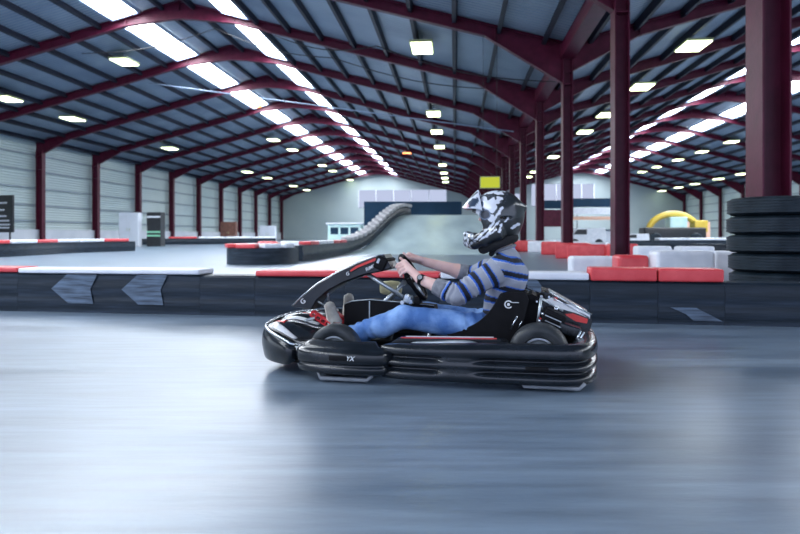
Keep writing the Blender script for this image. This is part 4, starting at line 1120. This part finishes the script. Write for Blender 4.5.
je = sdf_obj(JE,'jeans','denim',drv,None,jd,1); je['label'] = 'blue denim jeans'

# shoes
def shoe(h0, h1, A_, lab):
    d = (h1-h0); L = d.length; dn = d.normalized()
    so = Vector((-dn.z,0,dn.x)); so = -so if so.x > 0 else so     # sole side faces forward
    f = Field(tuple(min(h0[i],h1[i],A_[i])-.09 for i in range(3)),tuple(max(h0[i],h1[i],A_[i])+.09 for i in range(3)),.004)
    f.cap(h0,h0+d*.5,.040,.046,.02); f.cap(h0+d*.5,h1,.046,.033,.02); f.cap(h0,h0.lerp(A_,.75)+dn*.01,.042,.044,.03)
    f.plane(h0+so*.034,so)
    dA = (A_-h0).normalized(); f.plane(h0.lerp(A_,.9)+dA*.02,dA,lo=A_-Vector((.05,.05,.05)),hi=A_+Vector((.09,.09,.09)))
    o = sdf_obj(f,'shoe','shoe',drv,None,None,1); o['label'] = lab
    f = Field(tuple(min(h0[i],h1[i])-.09 for i in range(3)),tuple(max(h0[i],h1[i])+.09 for i in range(3)),.004)
    f.cap(h0,h0+d*.5,.043,.049,.02); f.cap(h0+d*.5,h1,.049,.036,.02); f.plane(h0+so*.041,so); f.plane(h0+so*.024,-so)
    sdf_obj(f,'sole','sole',o)
    for k in range(5):
        c_ = h0+d*(.30+.1*k)-so*(.040-.003*k)
        mb = MB(); mb.tube([c_+Vector((0,-.022,0))-so*(-.004),c_-so*.006+dn*.006,c_+Vector((0,.022,0))-so*(-.004)+dn*.012],.0032,6); mb.build('lace','lace',o,smooth=True)
    return o
shoe(hn0,hn1,An,'grey lace-up shoe on the near foot'); shoe(hf0,hf1,Af,'pale toe of the far shoe')

# wristwatch on the near wrist
wd = (Wn-En).normalized(); wc = Wn-wd*.014
wt = empty('wristwatch',(0,0,0)); wt.parent = drv
a1 = wd.cross(Vector((0,0,1))).normalized(); a2 = wd.cross(a1).normalized()
mb = MB(); rings = []
for k in range(28):
    t = 2*PI*k/28; rd = a1*math.cos(t)+a2*math.sin(t)
    rings.append([wc+rd*.0305-wd*.011,wc+rd*.0345-wd*.011,wc+rd*.0345+wd*.011,wc+rd*.0305+wd*.011])
rings.append(rings[0]); mb.loft(rings,caps=False); mb.build('strap','matt',wt,smooth=True,auto=40)
fd = Vector((-.15,-.85,.45)); fd = (fd-wd*fd.dot(wd)).normalized()
mb = MB(); mb.tube([wc+fd*.030,wc+fd*.042],.019,24); mb.build('case','matt',wt,smooth=True,auto=40)
mb = MB(); mb.tube([wc+fd*.0421,wc+fd*.0432],.0145,24); mb.build('dial','watchface',wt)

# helmet
HC = hed
def hp_(x,y,z): return HC+Vector((x,y,z))
f = Field(tuple(HC-Vector((.28,.18,.26))),tuple(HC+Vector((.22,.18,.22))),.0036)
f.ell(hp_(.012,0,.005),(.165,.128,.150),.02)
f.ell(hp_(.005,0,-.06),(.150,.122,.125),.03)
for s in (-1,1):
    f.cap(hp_(.10,s*.06,.06),hp_(.168,s*.01,.045),.03,.016,.03)      # rear spoiler edge
    ch = [(.02,.103,-.10),(-.07,.098,-.135),(-.135,.068,-.155),(-.172,.02,-.165)]
    for a,c in zip(ch[:-1],ch[1:]):
        f.cap(hp_(a[0],s*a[1],a[2]),hp_(c[0],s*c[1],c[2]),.034,.031,.02)
        f.cap(hp_(a[0]+.01,s*a[1],a[2]-.03),hp_(c[0]+.01,s*c[1],c[2]-.028),.028,.026,.02)
f.cap(hp_(-.172,-.02,-.165),hp_(-.172,.02,-.165),.031,.031,.015)
f.cap(hp_(-.180,-.018,-.125),hp_(-.180,.018,-.125),.024,.024,.012)
for s in (-1,1): f.cap(hp_(-.180,s*.018,-.125),hp_(-.12,s*.078,-.135),.022,.022,.012)
f.ell(hp_(.018,0,-.01),(.132,.100,.128),.0,'sub'); f.ell(hp_(-.02,0,-.10),(.115,.088,.11),.01,'sub')
f.ell(hp_(-.150,0,-.040),(.088,.150,.058),.008,'sub')
f.ell(hp_(-.105,0,-.075),(.040,.150,.045),.01,'sub')
f.plane(hp_(-.155,0,-.212),Vector((-.36,0,-.93)))
for s in (-1,1):                                                        # chin vents
    f.ell(hp_(-.185,s*.028,-.165),(.03,.009,.018),.003,'sub'); f.ell(hp_(-.12,s*.105,-.165),(.025,.02,.008),.003,'sub')
    f.ell(hp_(.07,s*.115,-.02),(.045,.02,.006),.003,'sub'); 
def pix(p): q = p-HC; return 496+q.x*160, 215-q.z*160
def nz(p,s,o=0): return mnoise.noise(Vector((p.x*s+o,p.y*s+(7 if p.y > HC.y else 0),p.z*s)))
WH = (.70,.73,.80); DK = (.008,.010,.012); DK2 = (.022,.027,.030); SL = (.10,.14,.22)
def inel(x,y,cx_,cy_,a,b,r=0):
    c_,s_ = math.cos(r),math.sin(r); u = (x-cx_)*c_+(y-cy_)*s_; v = -(x-cx_)*s_+(y-cy_)*c_; return (u/a)**2+(v/b)**2
def dline(x,y,x0,y0,x1,y1):
    dx,dy = x1-x0,y1-y0; t = clamp(((x-x0)*dx+(y-y0)*dy)/(dx*dx+dy*dy)); return math.hypot(x-x0-dx*t,y-y0-dy*t)
def helcol(p):
    x,y = pix(p); n1 = nz(p,26); n2 = nz(p,50,3)
    c_ = DK2 if y < 222-(x-500)*.2 and x > 488 else DK
    if y < 204 and abs(nz(p,70,9)) > .28 and x < 508: c_ = (.08,.09,.11)
    if inel(x,y,489,204,9,8.5,.4)+n1*1.1 < .9: c_ = WH
    if inel(x,y,480,212,3.5,9,.1)+n1*.6 < 1: c_ = WH
    if inel(x,y,493,219,5,3.5,.5)+n1*.9 < .8: c_ = WH
    if dline(x,y,479,192.5,503,193.5)+n2*2.4 < 1.7: c_ = WH  # highlight arc painted white across the crown
    if dline(x,y,497,204,501,199)+n2*3 < 2.0: c_ = WH
    if inel(x,y,486.5,215,5.8,5.2) < 1: c_ = (.012,.016,.03) if inel(x,y,486.5,215,4.6,4.0) < 1 else SL
    if inel(x,y,482,205,2.6,3.6,.7)+n2*.5 < 1: c_ = SL
    for (x0,y0,x1,y1,w_) in ((476,241,493,226,1.3),(493,226,503,208,1.2),(482,240,498,230,1.0),(486,238,500,222,.9),(500,232,503,224,.9),(513,228,519,224,1.3),(506,222,509,219,.6)):
        if dline(x,y,x0,y0,x1,y1)+n2*1.6 < w_: c_ = WH
    if x < 475 and y > 230 and n1 > -.15: c_ = (.32,.36,.42) if n2 > -.1 else DK
    if x < 478 and y > 226 and n2 > .38: c_ = WH
    return c_
hel = sdf_obj(f,'helmet','helmet',drv,helcol,None,2); hel['label'] = 'black full-face helmet printed with a white skull, seen from the side'
# helmet peak
vs = []; NU,NW = 40,48
for i in range(NU+1):
    u = i/NU
    for j in range(NW+1):
        v = -1+2*j/NW
        x = -.075-.035*(1-abs(v)**2)*(1-u)+(-.245+.11)*u*(1-.18*v*v)
        z = .158-.112*u**1.15 - abs(v)**2.6*(.125*(1-u)**1.1+.012)
        vs.append(hp_(x, v*(.122*(1-u)**.5*1.0+.075*u)*1.0 if u < 1 else v*.075, z))
fs = [(i*(NW+1)+j,(i+1)*(NW+1)+j,(i+1)*(NW+1)+j+1,i*(NW+1)+j+1) for i in range(NU) for j in range(NW)]
mb = MB(); mb.add(vs,fs); pk = mb.build('peak','peak',hel,smooth=True,solid=.005); pk['label'] = 'pointed white and grey helmet peak'
me = pk.data; ca = me.color_attributes.new('pattern','FLOAT_COLOR','POINT'); arr = np.ones((len(me.vertices),4),dtype=np.float32)
for i,v in enumerate(me.vertices):
    x,y = pix(v.co); n1 = nz(v.co,60)
    c_ = (.62,.66,.74)
    if inel(x,y,475,203,6,4,-.7)+n1*.5 < 1: c_ = (.03,.05,.09)
    if inel(x,y,468,207,3.2,2,-.5)+n1*.4 < 1: c_ = (.55,.30,.34)
    if dline(x,y,462,204,478,193) < 1.0: c_ = (.05,.06,.08)
    arr[i,:3] = c_
ca.data.foreach_set('color',arr.ravel())
# chin strap and dark lining roll
mb = MB(); mb.tube([hp_(.03,-.085,-.13),hp_(-.005,-.06,-.21),hp_(-.03,0,-.245),hp_(-.005,.06,-.21),hp_(.03,.085,-.13)],.016,8); mb.build('chin_strap','lining',hel,smooth=True)
rg = []
for k in range(33):
    t = 2*PI*k/32; x = .02+.105*math.cos(t); y = .088*math.sin(t); rg.append(hp_(x*.9-.004,y*.9,-.178+.34*(x-.02)))
mb = MB(); mb.tube(rg,.032,12,cap=False); mb.build('lining','lining',hel,smooth=True)
